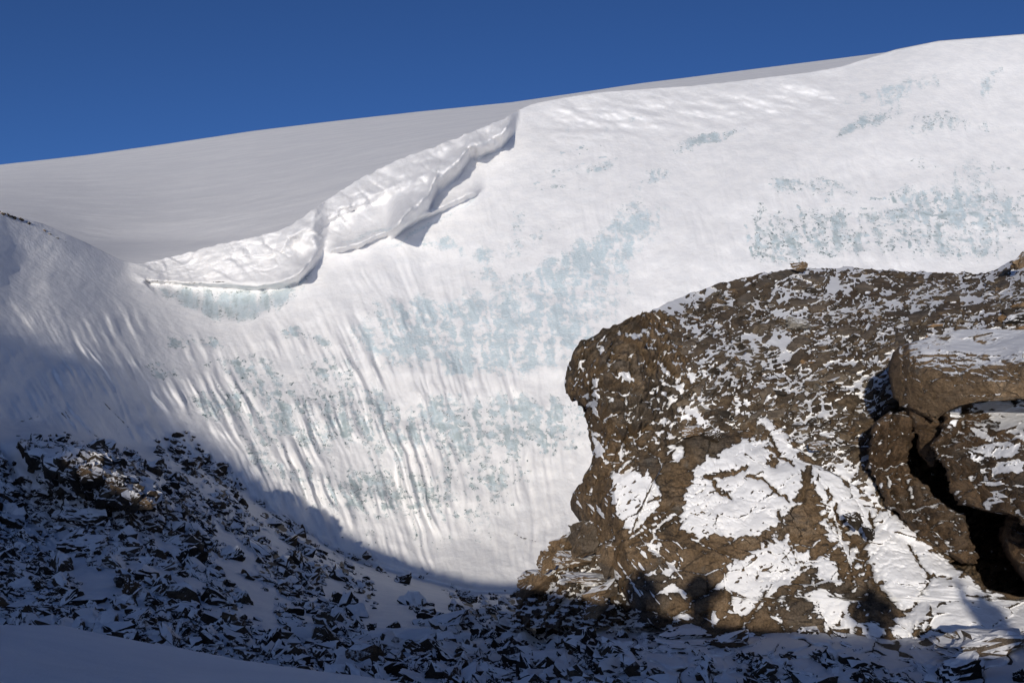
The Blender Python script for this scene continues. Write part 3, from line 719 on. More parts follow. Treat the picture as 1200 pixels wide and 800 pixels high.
relief('cliff_head', (368, 760), HEADX, HEADR, HEADC, M_ROCK, (340, 190), rnd=(.4, 6), shear=([(368, 760), (400, 722), (440, 700), (460, 698), (475, 706), (520, 712), (560, 710), (760, 800)], .030), rough=(.36, .24), snow=head_snow, parent=outcrop, origin=BASE, seed=400, right=False, fs=(1.1, 1),
       cracks=[([(690, 445), (705, 452), (720, 458), (735, 452)], 3, .35), ([(700, 398), (712, 420), (722, 440)], 2.5, .22), ([(686, 470), (700, 478), (712, 492)], 4, .4), ([(730, 455), (738, 490), (735, 520)], 3, .3), ([(740, 500), (752, 520)], 3, .4)] + joints(34, 668, 790, 385, 560, (80, 80, 95, 20, -25), 18, 70, .22))

# buttress below the shelf, half under snow
BUX = [(489, 893), (492, 880), (500, 845), (505, 830), (515, 800), (528, 765), (538, 737), (548, 712), (558, 692), (567, 679), (577, 671), (590, 668), (602, 673), (612, 681), (630, 689), (645, 700), (660, 712), (690, 727), (710, 738), (725, 752), (735, 768), (742, 785), (772, 790)]
BUR = [(489, 897), (495, 908), (510, 925), (530, 943), (550, 968), (570, 1003), (585, 1028), (600, 1047), (625, 1075), (650, 1103), (670, 1127), (690, 1155), (699, 1195), (704, 1280), (772, 1400)]
BUC = [(690, 565, 25.6), (672, 590, 25.4), (700, 640, 24.9), (730, 690, 24.4), (770, 735, 23.9), (830, 508, 26.3), (893, 490, 26.9), (760, 560, 25.2), (800, 620, 24.4), (800, 700, 23.8), (870, 560, 25.2), (870, 650, 23.8), (900, 735, 22.8), (940, 560, 25), (960, 640, 23.6), (1000, 580, 24.7), (1047, 602, 24.3), (1000, 660, 23.2), (1000, 740, 22.3),
       (1060, 720, 22.2), (1060, 750, 22.0), (1100, 650, 23.3), (1100, 745, 21.5), (1155, 690, 22.4), (1195, 745, 20.8), (1200, 700, 22), (1400, 700, 20), (1400, 750, 18.8), (900, 770, 22.6), (1100, 770, 21.4)]
BUS = [[(716, 560), (722, 548), (735, 538), (746, 541), (750, 552), (764, 557), (772, 572), (773, 586), (766, 600), (752, 612), (744, 618), (741, 632), (736, 630), (730, 616), (727, 606), (720, 598), (714, 580)],
       [(745, 640), (758, 632), (768, 624), (773, 640), (774, 652), (766, 654), (765, 642), (758, 645), (753, 642), (745, 647)],
       [(763, 613), (775, 607), (790, 600), (792, 602), (775, 614), (764, 618)],
       [(787, 540), (795, 520), (806, 518), (800, 535), (792, 548)], [(778, 512), (790, 512), (794, 520), (780, 522)],
       [(798, 618), (801, 600), (803, 585), (808, 562), (815, 556), (812, 545), (830, 536), (852, 528), (872, 514), (890, 512), (898, 520), (906, 535), (920, 540), (935, 545), (940, 562), (936, 580), (928, 592), (920, 600), (915, 615), (898, 622), (890, 628), (868, 627), (850, 630), (835, 626), (825, 630), (820, 640), (816, 630), (812, 624)],
       [(800, 585), (806, 584), (814, 610), (810, 622), (802, 610)],
       [(886, 490), (898, 488), (912, 500), (925, 515), (937, 530), (950, 548), (944, 556), (930, 552), (916, 545), (905, 525), (896, 508)],
       [(950, 548), (962, 548), (985, 560), (1003, 572), (1028, 588), (1047, 604), (1075, 628), (1103, 653), (1127, 673), (1155, 692), (1195, 700), (1280, 706), (1400, 740), (1400, 790), (1120, 790), (1085, 748), (1068, 742), (1066, 716), (1050, 700), (1036, 684), (1026, 660), (1018, 640), (1005, 625), (990, 612), (970, 600), (956, 580), (949, 562)],
       [(963, 603), (975, 612), (990, 625), (1003, 640), (1008, 652), (1000, 660), (992, 655), (985, 640), (972, 628), (966, 615)],
       [(846, 664), (860, 660), (875, 650), (888, 642), (905, 636), (912, 620), (920, 615), (924, 640), (930, 650), (945, 640), (952, 650), (948, 665), (935, 672), (928, 680), (915, 690), (900, 698), (885, 712), (868, 722), (856, 720), (853, 708), (862, 700), (858, 692), (842, 690), (838, 684), (850, 672)],
       [(956, 655), (968, 650), (980, 660), (988, 672), (986, 684), (975, 686), (960, 678), (954, 665)],
       [(945, 700), (955, 690), (970, 688), (984, 698), (992, 706), (988, 722), (978, 732), (970, 742), (962, 736), (958, 722), (956, 712), (948, 706)],
       [(990, 725), (1000, 722), (1003, 730), (994, 736), (984, 736)], [(1003, 708), (1012, 704), (1008, 716), (1000, 714)], [(1003, 662), (1012, 655), (1016, 664), (1008, 674)], [(1000, 730), (1020, 728), (1032, 738), (1030, 748), (1004, 742)], [(1045, 726), (1062, 722), (1066, 750), (1042, 752)],
       [(912, 706), (930, 692), (950, 688), (940, 698), (925, 702), (914, 710)], [(907, 715), (914, 716), (914, 738), (907, 736)], [(780, 665), (790, 655), (794, 660), (788, 680), (782, 684)], [(770, 690), (785, 680), (790, 688), (800, 690), (806, 705), (798, 704), (792, 694), (776, 698)], [(755, 672), (770, 670), (770, 673), (756, 676)], [(830, 722), (840, 718), (842, 730), (834, 738)], [(790, 724), (805, 722), (812, 727), (795, 729)]]
BUL = [([(828, 557), (845, 558), (862, 554), (874, 549)], 3.0), ([(876, 556), (885, 560), (897, 564), (908, 572), (916, 582), (922, 586)], 2.4), ([(834, 560), (842, 575), (858, 584)], 2.6), ([(892, 500), (904, 512), (910, 528), (918, 536), (930, 545)], 3.2), ([(948, 550), (944, 570), (942, 586)], 5), ([(905, 536), (912, 544), (900, 542)], 2.2),
       ([(914, 603), (918, 618), (917, 632)], 3.5), ([(1034, 568), (1048, 590), (1024, 606), (1019, 598)], 1.2), ([(1068, 640), (1076, 652), (1083, 662), (1092, 678), (1086, 686), (1080, 697), (1078, 706), (1066, 716)], 1.7), ([(1087, 678), (1096, 675), (1112, 678)], 1.6), ([(980, 592), (986, 605), (990, 612)], 3.0), ([(972, 590), (976, 582), (968, 575)], 2.0), ([(1024, 606), (1026, 620), (1018, 636)], 2.0), ([(1078, 742), (1090, 736), (1112, 744), (1128, 746)], 1.8), ([(1138, 675), (1150, 682), (1170, 690)], 1.6)]
def bu_snow(x, y, px, py):
    m = softpoly(x, y, BUS, 4.5)
    hole = fbm2((px * .8 - py * .6) / 14., (px * .6 + py * .8) / 5., 311, 4, .6)
    reg = ((px > 840) & (px < 960) & (py > 635)) | ((px > 795) & (px < 830) & (py > 560) & (py < 625)) | ((px > 700) & (px < 780) & (py > 530))
    m = m * (1 - .8 * sstep(.12, .40, hole) * reg)
    st = fbm2((px * .6 + py * .8) / 26., (px * .8 - py * .6) / 5., 313, 3)
    sp = .75 * sstep(.22, .40, st) * ((px < 800) & (py > 600) | (px < 712))
    st2 = fbm2((px * .8 - py * .6) / 16., (px * .6 + py * .8) / 6., 315, 4); sp = np.maximum(sp, .7 * sstep(.30, .44, st2) * (px > 840))
    return np.maximum(m, sp)
relief('buttress', (489, 772), BUX, BUR, BUC, M_ROCK, (330, 560), rnd=(.35, 5), rough=(.20, .12), snow=bu_snow, shear=([(545, 716), (600, 722), (660, 737), (720, 752), (772, 800)], .034), rocklines=BUL, parent=outcrop, origin=BASE, seed=500, fs=(.6, 1), right=True, back=4,
       cracks=[(l, w * 1.1, .14) for l, w in BUL] + [([(955, 575), (985, 612), (1003, 640), (1030, 680), (1066, 718)], 6, .18), ([(803, 590), (790, 640), (800, 700)], 2.0, .05), ([(736, 640), (775, 612), (792, 600)], 1.6, .12)] + joints(46, 680, 1060, 510, 745, (-35, -35, 55, 70, 12), 22, 90, .16))

LEX = [(612, 690), (616, 672), (626, 662), (640, 640), (652, 632), (668, 620), (690, 610), (705, 600), (742, 596)]
LEX = [(610, 700), (614, 684), (622, 676), (632, 664), (646, 650), (660, 636), (674, 628), (690, 618), (720, 606)]
LEX = [(y, x) for x, y in LEX]
relief('base_ledge', (606, 735), LEX + [(735, 596)], [(606, 735), (735, 770)], [(690, 620, 27.6), (650, 640, 28.6), (620, 690, 29.8), (700, 690, 26.2), (740, 640, 26.4), (740, 720, 25.0), (640, 690, 28.4), (640, 730, 27.0), (610, 730, 28.8)], M_ROCK, (120, 150), rnd=(.9, 14), rough=(.6, .35),
       snow=lambda x, y, px, py: .95 * sstep(.0, .2, fbm2((px + .2 * py) / 18., (py - .1 * px) / 5., 341, 4)) * sstep(650, 665, py) + .8 * (fbm2(px / 8, py / 4, 343, 3) > .25), parent=outcrop, origin=BASE, seed=520, fs=(1.4, 1), right=False, back=3)

# debris shelf behind and above
SHT = [(690, 400), (735, 374), (760, 366), (780, 356), (800, 348), (830, 337), (850, 331), (870, 326), (900, 320), (930, 315), (960, 315), (1000, 314), (1050, 318), (1080, 319), (1120, 321), (1150, 321), (1165, 317), (1180, 309), (1200, 299), (1300, 270), (1500, 235)]
SHC = [(740, 374, 29.5), (740, 420, 29), (700, 450, 31), (790, 400, 28.6), (790, 470, 26.9), (780, 520, 26.5), (830, 508, 26.45), (800, 350, 33), (870, 327, 38), (930, 315, 42), (1000, 315, 44), (1080, 319, 44), (1150, 321, 44), (1200, 300, 45), (1300, 270, 46), (870, 400, 31.3), (900, 450, 28.7), (900, 492, 27.1), (960, 400, 32.6), (960, 450, 29.2),
       (1000, 500, 27), (1040, 590, 24.6), (1000, 570, 25.1), (950, 545, 25.6), (1100, 370, 33.5), (1200, 370, 32), (1200, 330, 38.5), (1000, 360, 36.5), (1020, 440, 29), (1058, 500, 27.5), (1120, 560, 28), (1180, 620, 27), (1120, 500, 28), (1200, 560, 27), (1200, 460, 28), (1400, 460, 26), (1400, 620, 25), (1130, 680, 25), (1200, 690, 25), (700, 620, 28), (900, 620, 28), (1400, 350, 31), (1020, 690, 27), (1150, 400, 30), (1060, 440, 29)]
T_SH = TPS(SHC)
def build_shelf():
    px = np.arange(727, 1260, 1.3); px = np.r_[px, np.linspace(1262, 1500, 60)]; n = len(px)
    yt = ip(px, SHT) + 1.6 * fbm2(px / 8., 0 * px, 5, 3) - 5.0 * np.maximum(fbm2(px / 17., 0 * px, 6, 3), 0) - 2.5 * np.maximum(fbm2(px / 6., 0 * px, 7, 2), 0)
    t = np.linspace(0, 1, 300)[:, None]
    PY = yt + (720 - yt) * t ** 1.0; PX = np.broadcast_to(px, PY.shape)
    D = T_SH(PX, PY); k = D / F
    # flat stones lying along the slope
    near = sstep(320, 560, PY)
    th = math.radians(-24); c, s = math.cos(th), math.sin(th)
    bend = 14 * fbm2(PX / 70., PY / 50., 131, 2)
    X = (PX * c + PY * s); Y = (-PX * s + PY * c + bend)
    szx = 13.; szy = 5.5
    e, hh, til = cells2(X / szx + .5 * fbm2(PX / 9, PY / 6, 133, 2), Y / szy, 135)
    e2, h2, t2 = cells2(X / 24. + 3 + .5 * fbm2(PX / 12, PY / 9, 134, 2), Y / 12., 139)
    e3, h3, t3 = cells2(X / 6.5 + 3, Y / 3.4, 143)
    dens = fbm2(PX / 55., PY / 38., 145, 3)
    SNOWY = [(860, 395), (885, 388), (905, 420), (880, 440), (850, 450), (820, 470), (800, 480), (830, 440)]
    sp = softpoly(PX + 8 * fbm2(PX / 14, PY / 14, 8, 2), PY, [SNOWY, [(1075, 392), (1200, 380), (1300, 375), (1300, 410), (1070, 412)], [(790, 345), (840, 332), (850, 345), (800, 365), (745, 372)], [(960, 560), (1010, 572), (1040, 592), (1020, 560), (990, 545)], [(1060, 340), (1180, 335), (1180, 345), (1060, 352)]], 8)
    cut = .50 - .30 * dens + .35 * sp
    up1 = (hh > cut) * sstep(.06, .2, e); up2 = (h2 > cut + .16) * sstep(.05, .16, e2); up3 = (h3 > cut + .05) * sstep(.08, .25, e3)
    up = np.maximum(np.maximum(up1, up2), up3 * .9)
    rel = -(np.maximum(up1 * (1 + 3 * hh) + up1 * 2 * til, up2 * (2 + 5 * h2) + up2 * 5 * t2) + up3 * (1 + h3)) * k
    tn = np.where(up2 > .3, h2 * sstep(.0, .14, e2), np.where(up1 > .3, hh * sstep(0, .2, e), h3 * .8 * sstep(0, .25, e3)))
    rel = rel * 1.5 + .25 * fbm2(PX / 40., PY / 26., 147, 4)
    snow = np.clip(1 - up * (.75 + .25 * h3), 0, 1)
    cleft = softpoly(PX, PY, [[(1015, 500), (1045, 470), (1210, 455), (1500, 450), (1500, 720), (1100, 720), (1090, 640), (1030, 590)]], 6)
    snow = snow * (1 - .95 * cleft) + cleft * .5 * (fbm2(PX / 5, PY / 8, 149, 2) > .42)
    G = W(PX, PY, D + rel)
    top = G[0]; back = [top + np.array([0, a, -b]) for a, b in ((.4, .1), (3, 1.2), (9, 8))]
    Vv = np.concatenate([np.array(back[::-1]), G], 0); sn = np.concatenate([np.ones((3, n)) * .5, snow], 0)
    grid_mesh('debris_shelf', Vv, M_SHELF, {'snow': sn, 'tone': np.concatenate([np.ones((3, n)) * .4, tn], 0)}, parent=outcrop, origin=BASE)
build_shelf()

def single(name, label, cat, *a, **k):
    y0, y1 = a[0]; xc = (ip(y1, a[1]) + ip(y1, a[2])) / 2; c = a[3][0]
    o = relief(name, *a, **k, origin=tuple(W(np.array(min(xc, 1250.)), np.array(float(y1)), np.array(float(c[2])))))
    tag(o, label, cat); return o

single('boulder', 'large smooth tan boulder with flat snowy top above the dark cleft', 'boulder', (386, 493), [(386, 1125), (392, 1105), (398, 1078), (404, 1056), (412, 1048), (428, 1041), (445, 1042), (465, 1047), (474, 1058), (485, 1078), (493, 1090)],
       [(386, 1350), (466, 1350), (469, 1200), (471, 1150), (476, 1122), (484, 1106), (493, 1097)],
       [(1067, 420, 23.3), (1067, 460, 23.2), (1200, 425, 22), (1200, 465, 21.8), (1042, 430, 24.3), (1044, 465, 24.1), (1058, 406, 24.6), (1120, 413, 23.2), (1120, 398, 24.9), (1200, 392, 25.4), (1200, 414, 22.6), (1350, 425, 21), (1350, 465, 20.8), (1350, 390, 24.5), (1095, 490, 23.2)],
       M_BOULD, (150, 330), rnd=(.3, 5), rough=(.13, .07), right=False, back=6, seed=600, fs=(.55, 1), snowthick=.03,
       snow=lambda x, y, px, py: .95 * softpoly(x, y, [[(1076, 416), (1080, 404), (1110, 398), (1120, 380), (1350, 380), (1350, 418), (1240, 420), (1190, 418), (1165, 421), (1140, 415), (1110, 413), (1090, 417)]], 1.6) * (1 - softpoly(x, y, [[(1090, 398), (1108, 396), (1112, 402), (1104, 410), (1086, 410)], [(1140, 390), (1165, 392), (1172, 400), (1150, 402)]], 1.6)),
       cracks=[([(1069, 420), (1072, 440), (1085, 452), (1096, 464)], 1.6, .12), ([(1060, 405), (1062, 440), (1060, 478)], 3, .2), ([(1096, 464), (1125, 460), (1150, 464)], 1.4, .08), ([(1150, 432), (1152, 448)], 1.5, .08)] + joints(9, 1080, 1230, 418, 475, (5, -8, 50), 25, 80, .06))
single('boulder', 'split boulder with snow on its top, lower one beneath the tan boulder', 'boulder', (469, 640), [(469, 1165), (474, 1130), (480, 1115), (487, 1098), (500, 1106), (510, 1100), (520, 1092), (530, 1096), (550, 1108), (570, 1121), (590, 1136), (597, 1150), (605, 1185), (640, 1230)],
       [(469, 1350), (640, 1350)],
       [(1200, 471, 23.9), (1100, 488, 23.3), (1100, 520, 22.4), (1140, 500, 23.0), (1200, 520, 21.5), (1200, 600, 20.6), (1130, 585, 22.1), (1150, 592, 21.9), (1120, 540, 22.1), (1350, 480, 22.5), (1350, 520, 20.4), (1350, 600, 19.4), (1160, 560, 21.6)],
       M_PILL, (200, 280), rnd=(.3, 5), rough=(.26, .15), right=False, back=5, seed=630, fs=(.7, 1), snowthick=.04,
       snow=lambda x, y, px, py: np.maximum(.95 * softpoly(x, y, [[(1108, 482), (1122, 476), (1128, 484), (1116, 500), (1112, 498)], [(1128, 478), (1160, 470), (1350, 466), (1350, 520), (1200, 522), (1180, 512), (1165, 508), (1170, 496), (1155, 488)], [(1132, 530), (1150, 522), (1192, 520), (1185, 536), (1165, 534), (1150, 540)], [(1138, 500), (1158, 496), (1158, 506), (1170, 516), (1150, 516)], [(1165, 540), (1200, 538), (1200, 556), (1166, 556)]], 1.6),
                                                .8 * sstep(.12, .26, fbm2((px + .2 * py) / 22., (py - .2 * px) / 6., 321, 3)) * (px > 1150) * (py > 520) * (py < 590)),
       cracks=[([(1108, 524), (1118, 560), (1138, 592)], 2.5, .3), ([(1150, 536), (1160, 566), (1176, 590)], 2.5, .3), ([(1130, 480), (1132, 500), (1120, 512), (1104, 520)], 3, .35), ([(1096, 522), (1130, 535), (1145, 560), (1160, 590)], 3, .3), ([(1165, 530), (1172, 560), (1190, 600)], 3, .3)] + joints(22, 1100, 1230, 485, 600, (40, 60, -8, -12), 25, 80, .16))
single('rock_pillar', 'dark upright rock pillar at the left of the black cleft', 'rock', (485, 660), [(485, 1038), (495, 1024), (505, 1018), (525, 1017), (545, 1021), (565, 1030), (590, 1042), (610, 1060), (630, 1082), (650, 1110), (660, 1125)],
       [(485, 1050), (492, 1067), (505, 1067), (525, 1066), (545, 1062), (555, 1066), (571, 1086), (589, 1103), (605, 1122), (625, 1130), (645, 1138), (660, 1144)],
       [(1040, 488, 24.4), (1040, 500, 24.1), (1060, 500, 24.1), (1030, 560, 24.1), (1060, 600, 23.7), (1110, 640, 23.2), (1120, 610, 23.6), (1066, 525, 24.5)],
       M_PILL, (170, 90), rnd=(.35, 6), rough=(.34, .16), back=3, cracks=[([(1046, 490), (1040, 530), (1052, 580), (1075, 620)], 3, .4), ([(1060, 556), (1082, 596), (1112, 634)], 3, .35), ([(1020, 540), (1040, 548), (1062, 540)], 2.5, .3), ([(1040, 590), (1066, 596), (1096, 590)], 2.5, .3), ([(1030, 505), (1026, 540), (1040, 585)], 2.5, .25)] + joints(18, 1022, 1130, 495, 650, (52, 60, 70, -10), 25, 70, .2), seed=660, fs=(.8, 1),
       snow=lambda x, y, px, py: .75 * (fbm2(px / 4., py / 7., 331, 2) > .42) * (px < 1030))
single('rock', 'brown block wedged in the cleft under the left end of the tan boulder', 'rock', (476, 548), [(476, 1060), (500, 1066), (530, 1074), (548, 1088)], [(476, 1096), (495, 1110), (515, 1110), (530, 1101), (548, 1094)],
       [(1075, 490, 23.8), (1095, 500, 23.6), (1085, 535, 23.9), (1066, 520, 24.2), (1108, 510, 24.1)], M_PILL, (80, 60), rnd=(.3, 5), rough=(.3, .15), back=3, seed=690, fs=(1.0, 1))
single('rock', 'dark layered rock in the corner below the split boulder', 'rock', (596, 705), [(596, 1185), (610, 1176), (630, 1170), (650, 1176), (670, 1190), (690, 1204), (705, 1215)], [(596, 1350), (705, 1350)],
       [(1185, 600, 22.6), (1180, 640, 22.3), (1200, 680, 21.6), (1200, 620, 22.2), (1350, 620, 20.5), (1350, 690, 19.8)], M_PILL, (110, 150), rnd=(.7, 12), rough=(.22, .12), right=False, back=3, seed=680, fs=(.9, 1))

# ------------------------------------------------------------------ loose stones
def hull_mesh(name, seed, mat, n=13, sub=0, flatness=1.):
    r = random.Random(seed); bm = bmesh.new()
    for _ in range(n):
        v = Vector((r.uniform(-1, 1), r.uniform(-1, 1), r.uniform(-1, 1)))
        k = max(abs(v.x), abs(v.y), abs(v.z)); v = v / k * r.uniform(.72, 1) * .5
        v.z *= flatness; bm.verts.new(v)
    g = bmesh.ops.convex_hull(bm, input=bm.verts)
    bmesh.ops.delete(bm, geom=[e for e in g['geom_interior'] if isinstance(e, bmesh.types.BMVert)], context='VERTS')
    if sub:
        for _ in range(sub): bmesh.ops.subdivide_edges(bm, edges=bm.edges[:], cuts=1, use_grid_fill=True)
        bmesh.ops.triangulate(bm, faces=bm.faces[:])
        P = np.array([v.co[:] for v in bm.verts]); o, e = facets3(P * 2.6 + seed, seed); o2, _ = facets3(P * np.array([4, 4, 9]) + seed, seed + 9)
        f = .085 * o + .05 * o2 + .03 * fbm3(P * 7 + seed, seed, 3)
        for v, k in zip(bm.verts, f): v.co += v.co.normalized() * float(k)
    me = bpy.data.meshes.new(name); bm.to_mesh(me); bm.free()
    P = np.array([v.co[:] for v in me.vertices]); me.transform(Matrix.Translation(-Vector(((P.max(0) + P.min(0)) / 2).tolist())))
    P = np.array([v.co[:] for v in me.vertices]); s = (P.max(0) - P.min(0)); me.transform(Matrix.Diagonal((1 / s[0], 1 / s[1], 1 / s[2], 1)))
    me.materials.append(mat); return me

H_DARK = [hull_mesh('rubble_stone', 10 + i, M_STONE, 18 + i % 9, 2 if i < 8 else 1) for i in range(14)]
H_DEBR = [hull_mesh('debris_stone', 60 + i, M_DEBR, 10 + i % 4, 1) for i in range(12)]
H_BIG = [hull_mesh('boulder', 90 + i, M_STONE, 14, 3) for i in range(5)]
H_BIGB = [hull_mesh('boulder', 120 + i, mat_rock('tan_boulder_rock_%s' % 'abcd'[i], BROWN, thr=.72, snow_attr=False, sc_=1.5) if i == 0 else None, 14, 3) if i == 0 else None for i in range(1)]
M_TAN = H_BIGB[0].materials[0]
H_BIGB = [hull_mesh('boulder', 130 + i, M_TAN, 14, 3) for i in range(5)]
M_STONEW2 = M_STONEW
H_SNOWY = [hull_mesh('snowy_boulder', 150 + i, M_STONEW, 13, 3) for i in range(5)]

def place(name, me, px, py, D, w, h, dep=None, roll=0., yaw=0., pitch=0., sink=0.):
    k = D / F; o = bpy.data.objects.new(name, me); COL.objects.link(o)
    p = W(np.array(float(px)), np.array(float(py)), np.array(float(D)))
    o.scale = (w * k, (dep or w) * k, h * k)
    o.rotation_euler = (Matrix.Rotation(-roll, 4, 'Y') @ Matrix.Rotation(pitch, 4, 'X') @ Matrix.Rotation(yaw, 4, 'Z')).to_euler()
    o.location = Vector(p.tolist()) - Vector((0, 0, sink * h * k))
    return o

def merged(name, mes, items, mat, label=None):
    vs, fs, nv = [], [], 0
    base = []
    for me in mes:
        P = np.array([v.co[:] for v in me.vertices]); base.append((P, [list(p.vertices) for p in me.polygons]))
    for (i, px, py, D, w, h, dp, roll, yaw, pitch) in items:
        P, f = base[i]; k = D / F
        M = np.array((Matrix.Rotation(-roll, 3, 'Y') @ Matrix.Rotation(pitch, 3, 'X') @ Matrix.Rotation(yaw, 3, 'Z')))
        Q = (P * np.array([w * k, dp * k, h * k])) @ M.T + W(np.array(px), np.array(py), np.array(D))
        vs.append(Q); fs += [[a + nv for a in q] for q in f]; nv += len(P)
    me = bpy.data.meshes.new(name); me.from_pydata(np.concatenate(vs).tolist(), [], fs); me.materials.append(mat); me.update()
    o = bpy.data.objects.new(name, me); COL.objects.link(o); o['kind'] = 'stuff'
    return o

def scatter(n, sample, dens, depth):
    out = []
    while len(out) < n:
        x, y = sample()
        x = np.array(x); y = np.array(y)
        keep = RNG.random(len(x)) < dens(x, y)
        x, y = x[keep], y[keep]; D = depth(x, y)
        out += list(zip(x.tolist(), y.tolist(), D.tolist()))
    return out[:n]

# left basin rubble
pts = scatter(6200, lambda: (RNG.uniform(-60, 1100, 6000), RNG.uniform(505, 815, 6000)), lambda x, y: rubble_w(x, y) ** 1.5 * np.interp(x, [640, 760], [1, .55]), lambda x, y: depth_all(x, y)[0])
st = []
for i, (x, y, D) in enumerate(pts):
    near = np.interp(D, [22, 60], [1.5, .75])
    s = min(4.9 / (RNG.random() + .04) ** .66, 34) * near * .92
    asp = RNG.uniform(.40, .85)
    st.append((int(RNG.integers(0, 14)), x, y, D, s, s * asp, s * RNG.uniform(.6, 1.1), RNG.normal(-.5, .35), RNG.uniform(0, 6.28), RNG.normal(0, .4)))
st.sort(key=lambda a: -a[4] * a[5] * (1 if -10 < a[1] < 1090 and a[2] < 790 else .2))
def zone_label(x, y):
    if y < 612 and x < 215: return 'dark angular stone below the shaded left snow slope'
    if x < 260: return 'dark snow dusted stone in the shaded rubble above the foreground bank'
    if x < 450: return 'dark broken stone in the shaded rubble beneath the fluted ice'
    if x < 740: return 'dark stone in the shaded gully floor beside the brown outcrop'
    return 'dark stone poking through the shaded snow below the buttress'
ZG = {}
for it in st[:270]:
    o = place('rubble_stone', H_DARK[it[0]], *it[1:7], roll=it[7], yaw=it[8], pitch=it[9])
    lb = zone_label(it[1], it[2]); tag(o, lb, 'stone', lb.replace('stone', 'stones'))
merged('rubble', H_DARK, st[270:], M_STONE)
for x, y in [(3, 250), (11, 252), (17, 255), (25, 257), (33, 261), (52, 270), (58, 274), (66, 279), (76, 284)]:
    o = place('crest_stone', H_DARK[x % 14], x, y, float(T_GL(np.array([x]), np.array([y]))[0]) - .2, 4 + x % 4, 2.6 + x % 2, yaw=x, roll=-.4)
    tag(o, 'little brown stone on the crest of the snow slope against the plateau', 'stone', 'stones on the snow crest')

# shelf debris
SHP = [(745, 378), (800, 352), (870, 330), (930, 318), (1080, 322), (1160, 320), (1215, 302), (1215, 392), (1120, 392), (1060, 402), (1038, 430), (1040, 470), (1014, 500), (1020, 560), (985, 552), (940, 525), (905, 488), (830, 500), (785, 522), (785, 400)]
def shd(x, y):
    return softpoly(x, y, [SHP], 3) * sstep(-.35, .2, fbm2(x / 45., y / 30., 161, 3)) * np.interp(y, [310, 500], [1, .55])
pts = scatter(2300, lambda: (RNG.uniform(735, 1215, 4000), RNG.uniform(300, 600, 4000)), shd, lambda x, y: T_SH(x, y))
st = []
for i, (x, y, D) in enumerate(pts):
    s = min(4.6 / (RNG.random() + .06) ** .55, 20) * np.interp(y, [310, 480], [.72, 1.15])
    asp = RNG.uniform(.35, .7)
    st.append((int(RNG.integers(0, 12)), x, y, D, s, s * asp, s * RNG.uniform(.6, 1.1), RNG.normal(.40, .35), RNG.normal(0, .6), RNG.normal(-.3, .35)))
st.sort(key=lambda a: -a[4] * a[5])
def zone2(x, y):
    if y < 350 and x > 880: return 'small brown stone along the far crest of the debris shelf'
    if x < 870: return 'angular stone behind the cliff head on the snowy debris shelf'
    if x > 1030: return 'brown stone on the snowy debris shelf behind the tan boulder'
    return 'flat brown stone in the middle of the snowy debris shelf'
for it in st[:250]:
    o = place('debris_stone', H_DEBR[it[0]], *it[1:7], roll=it[7], yaw=it[8], pitch=it[9])
    lb = zone2(it[1], it[2]); tag(o, lb, 'stone', lb.replace('stone', 'stones'))
merged('debris', H_DEBR, st[250:], M_DEBR)

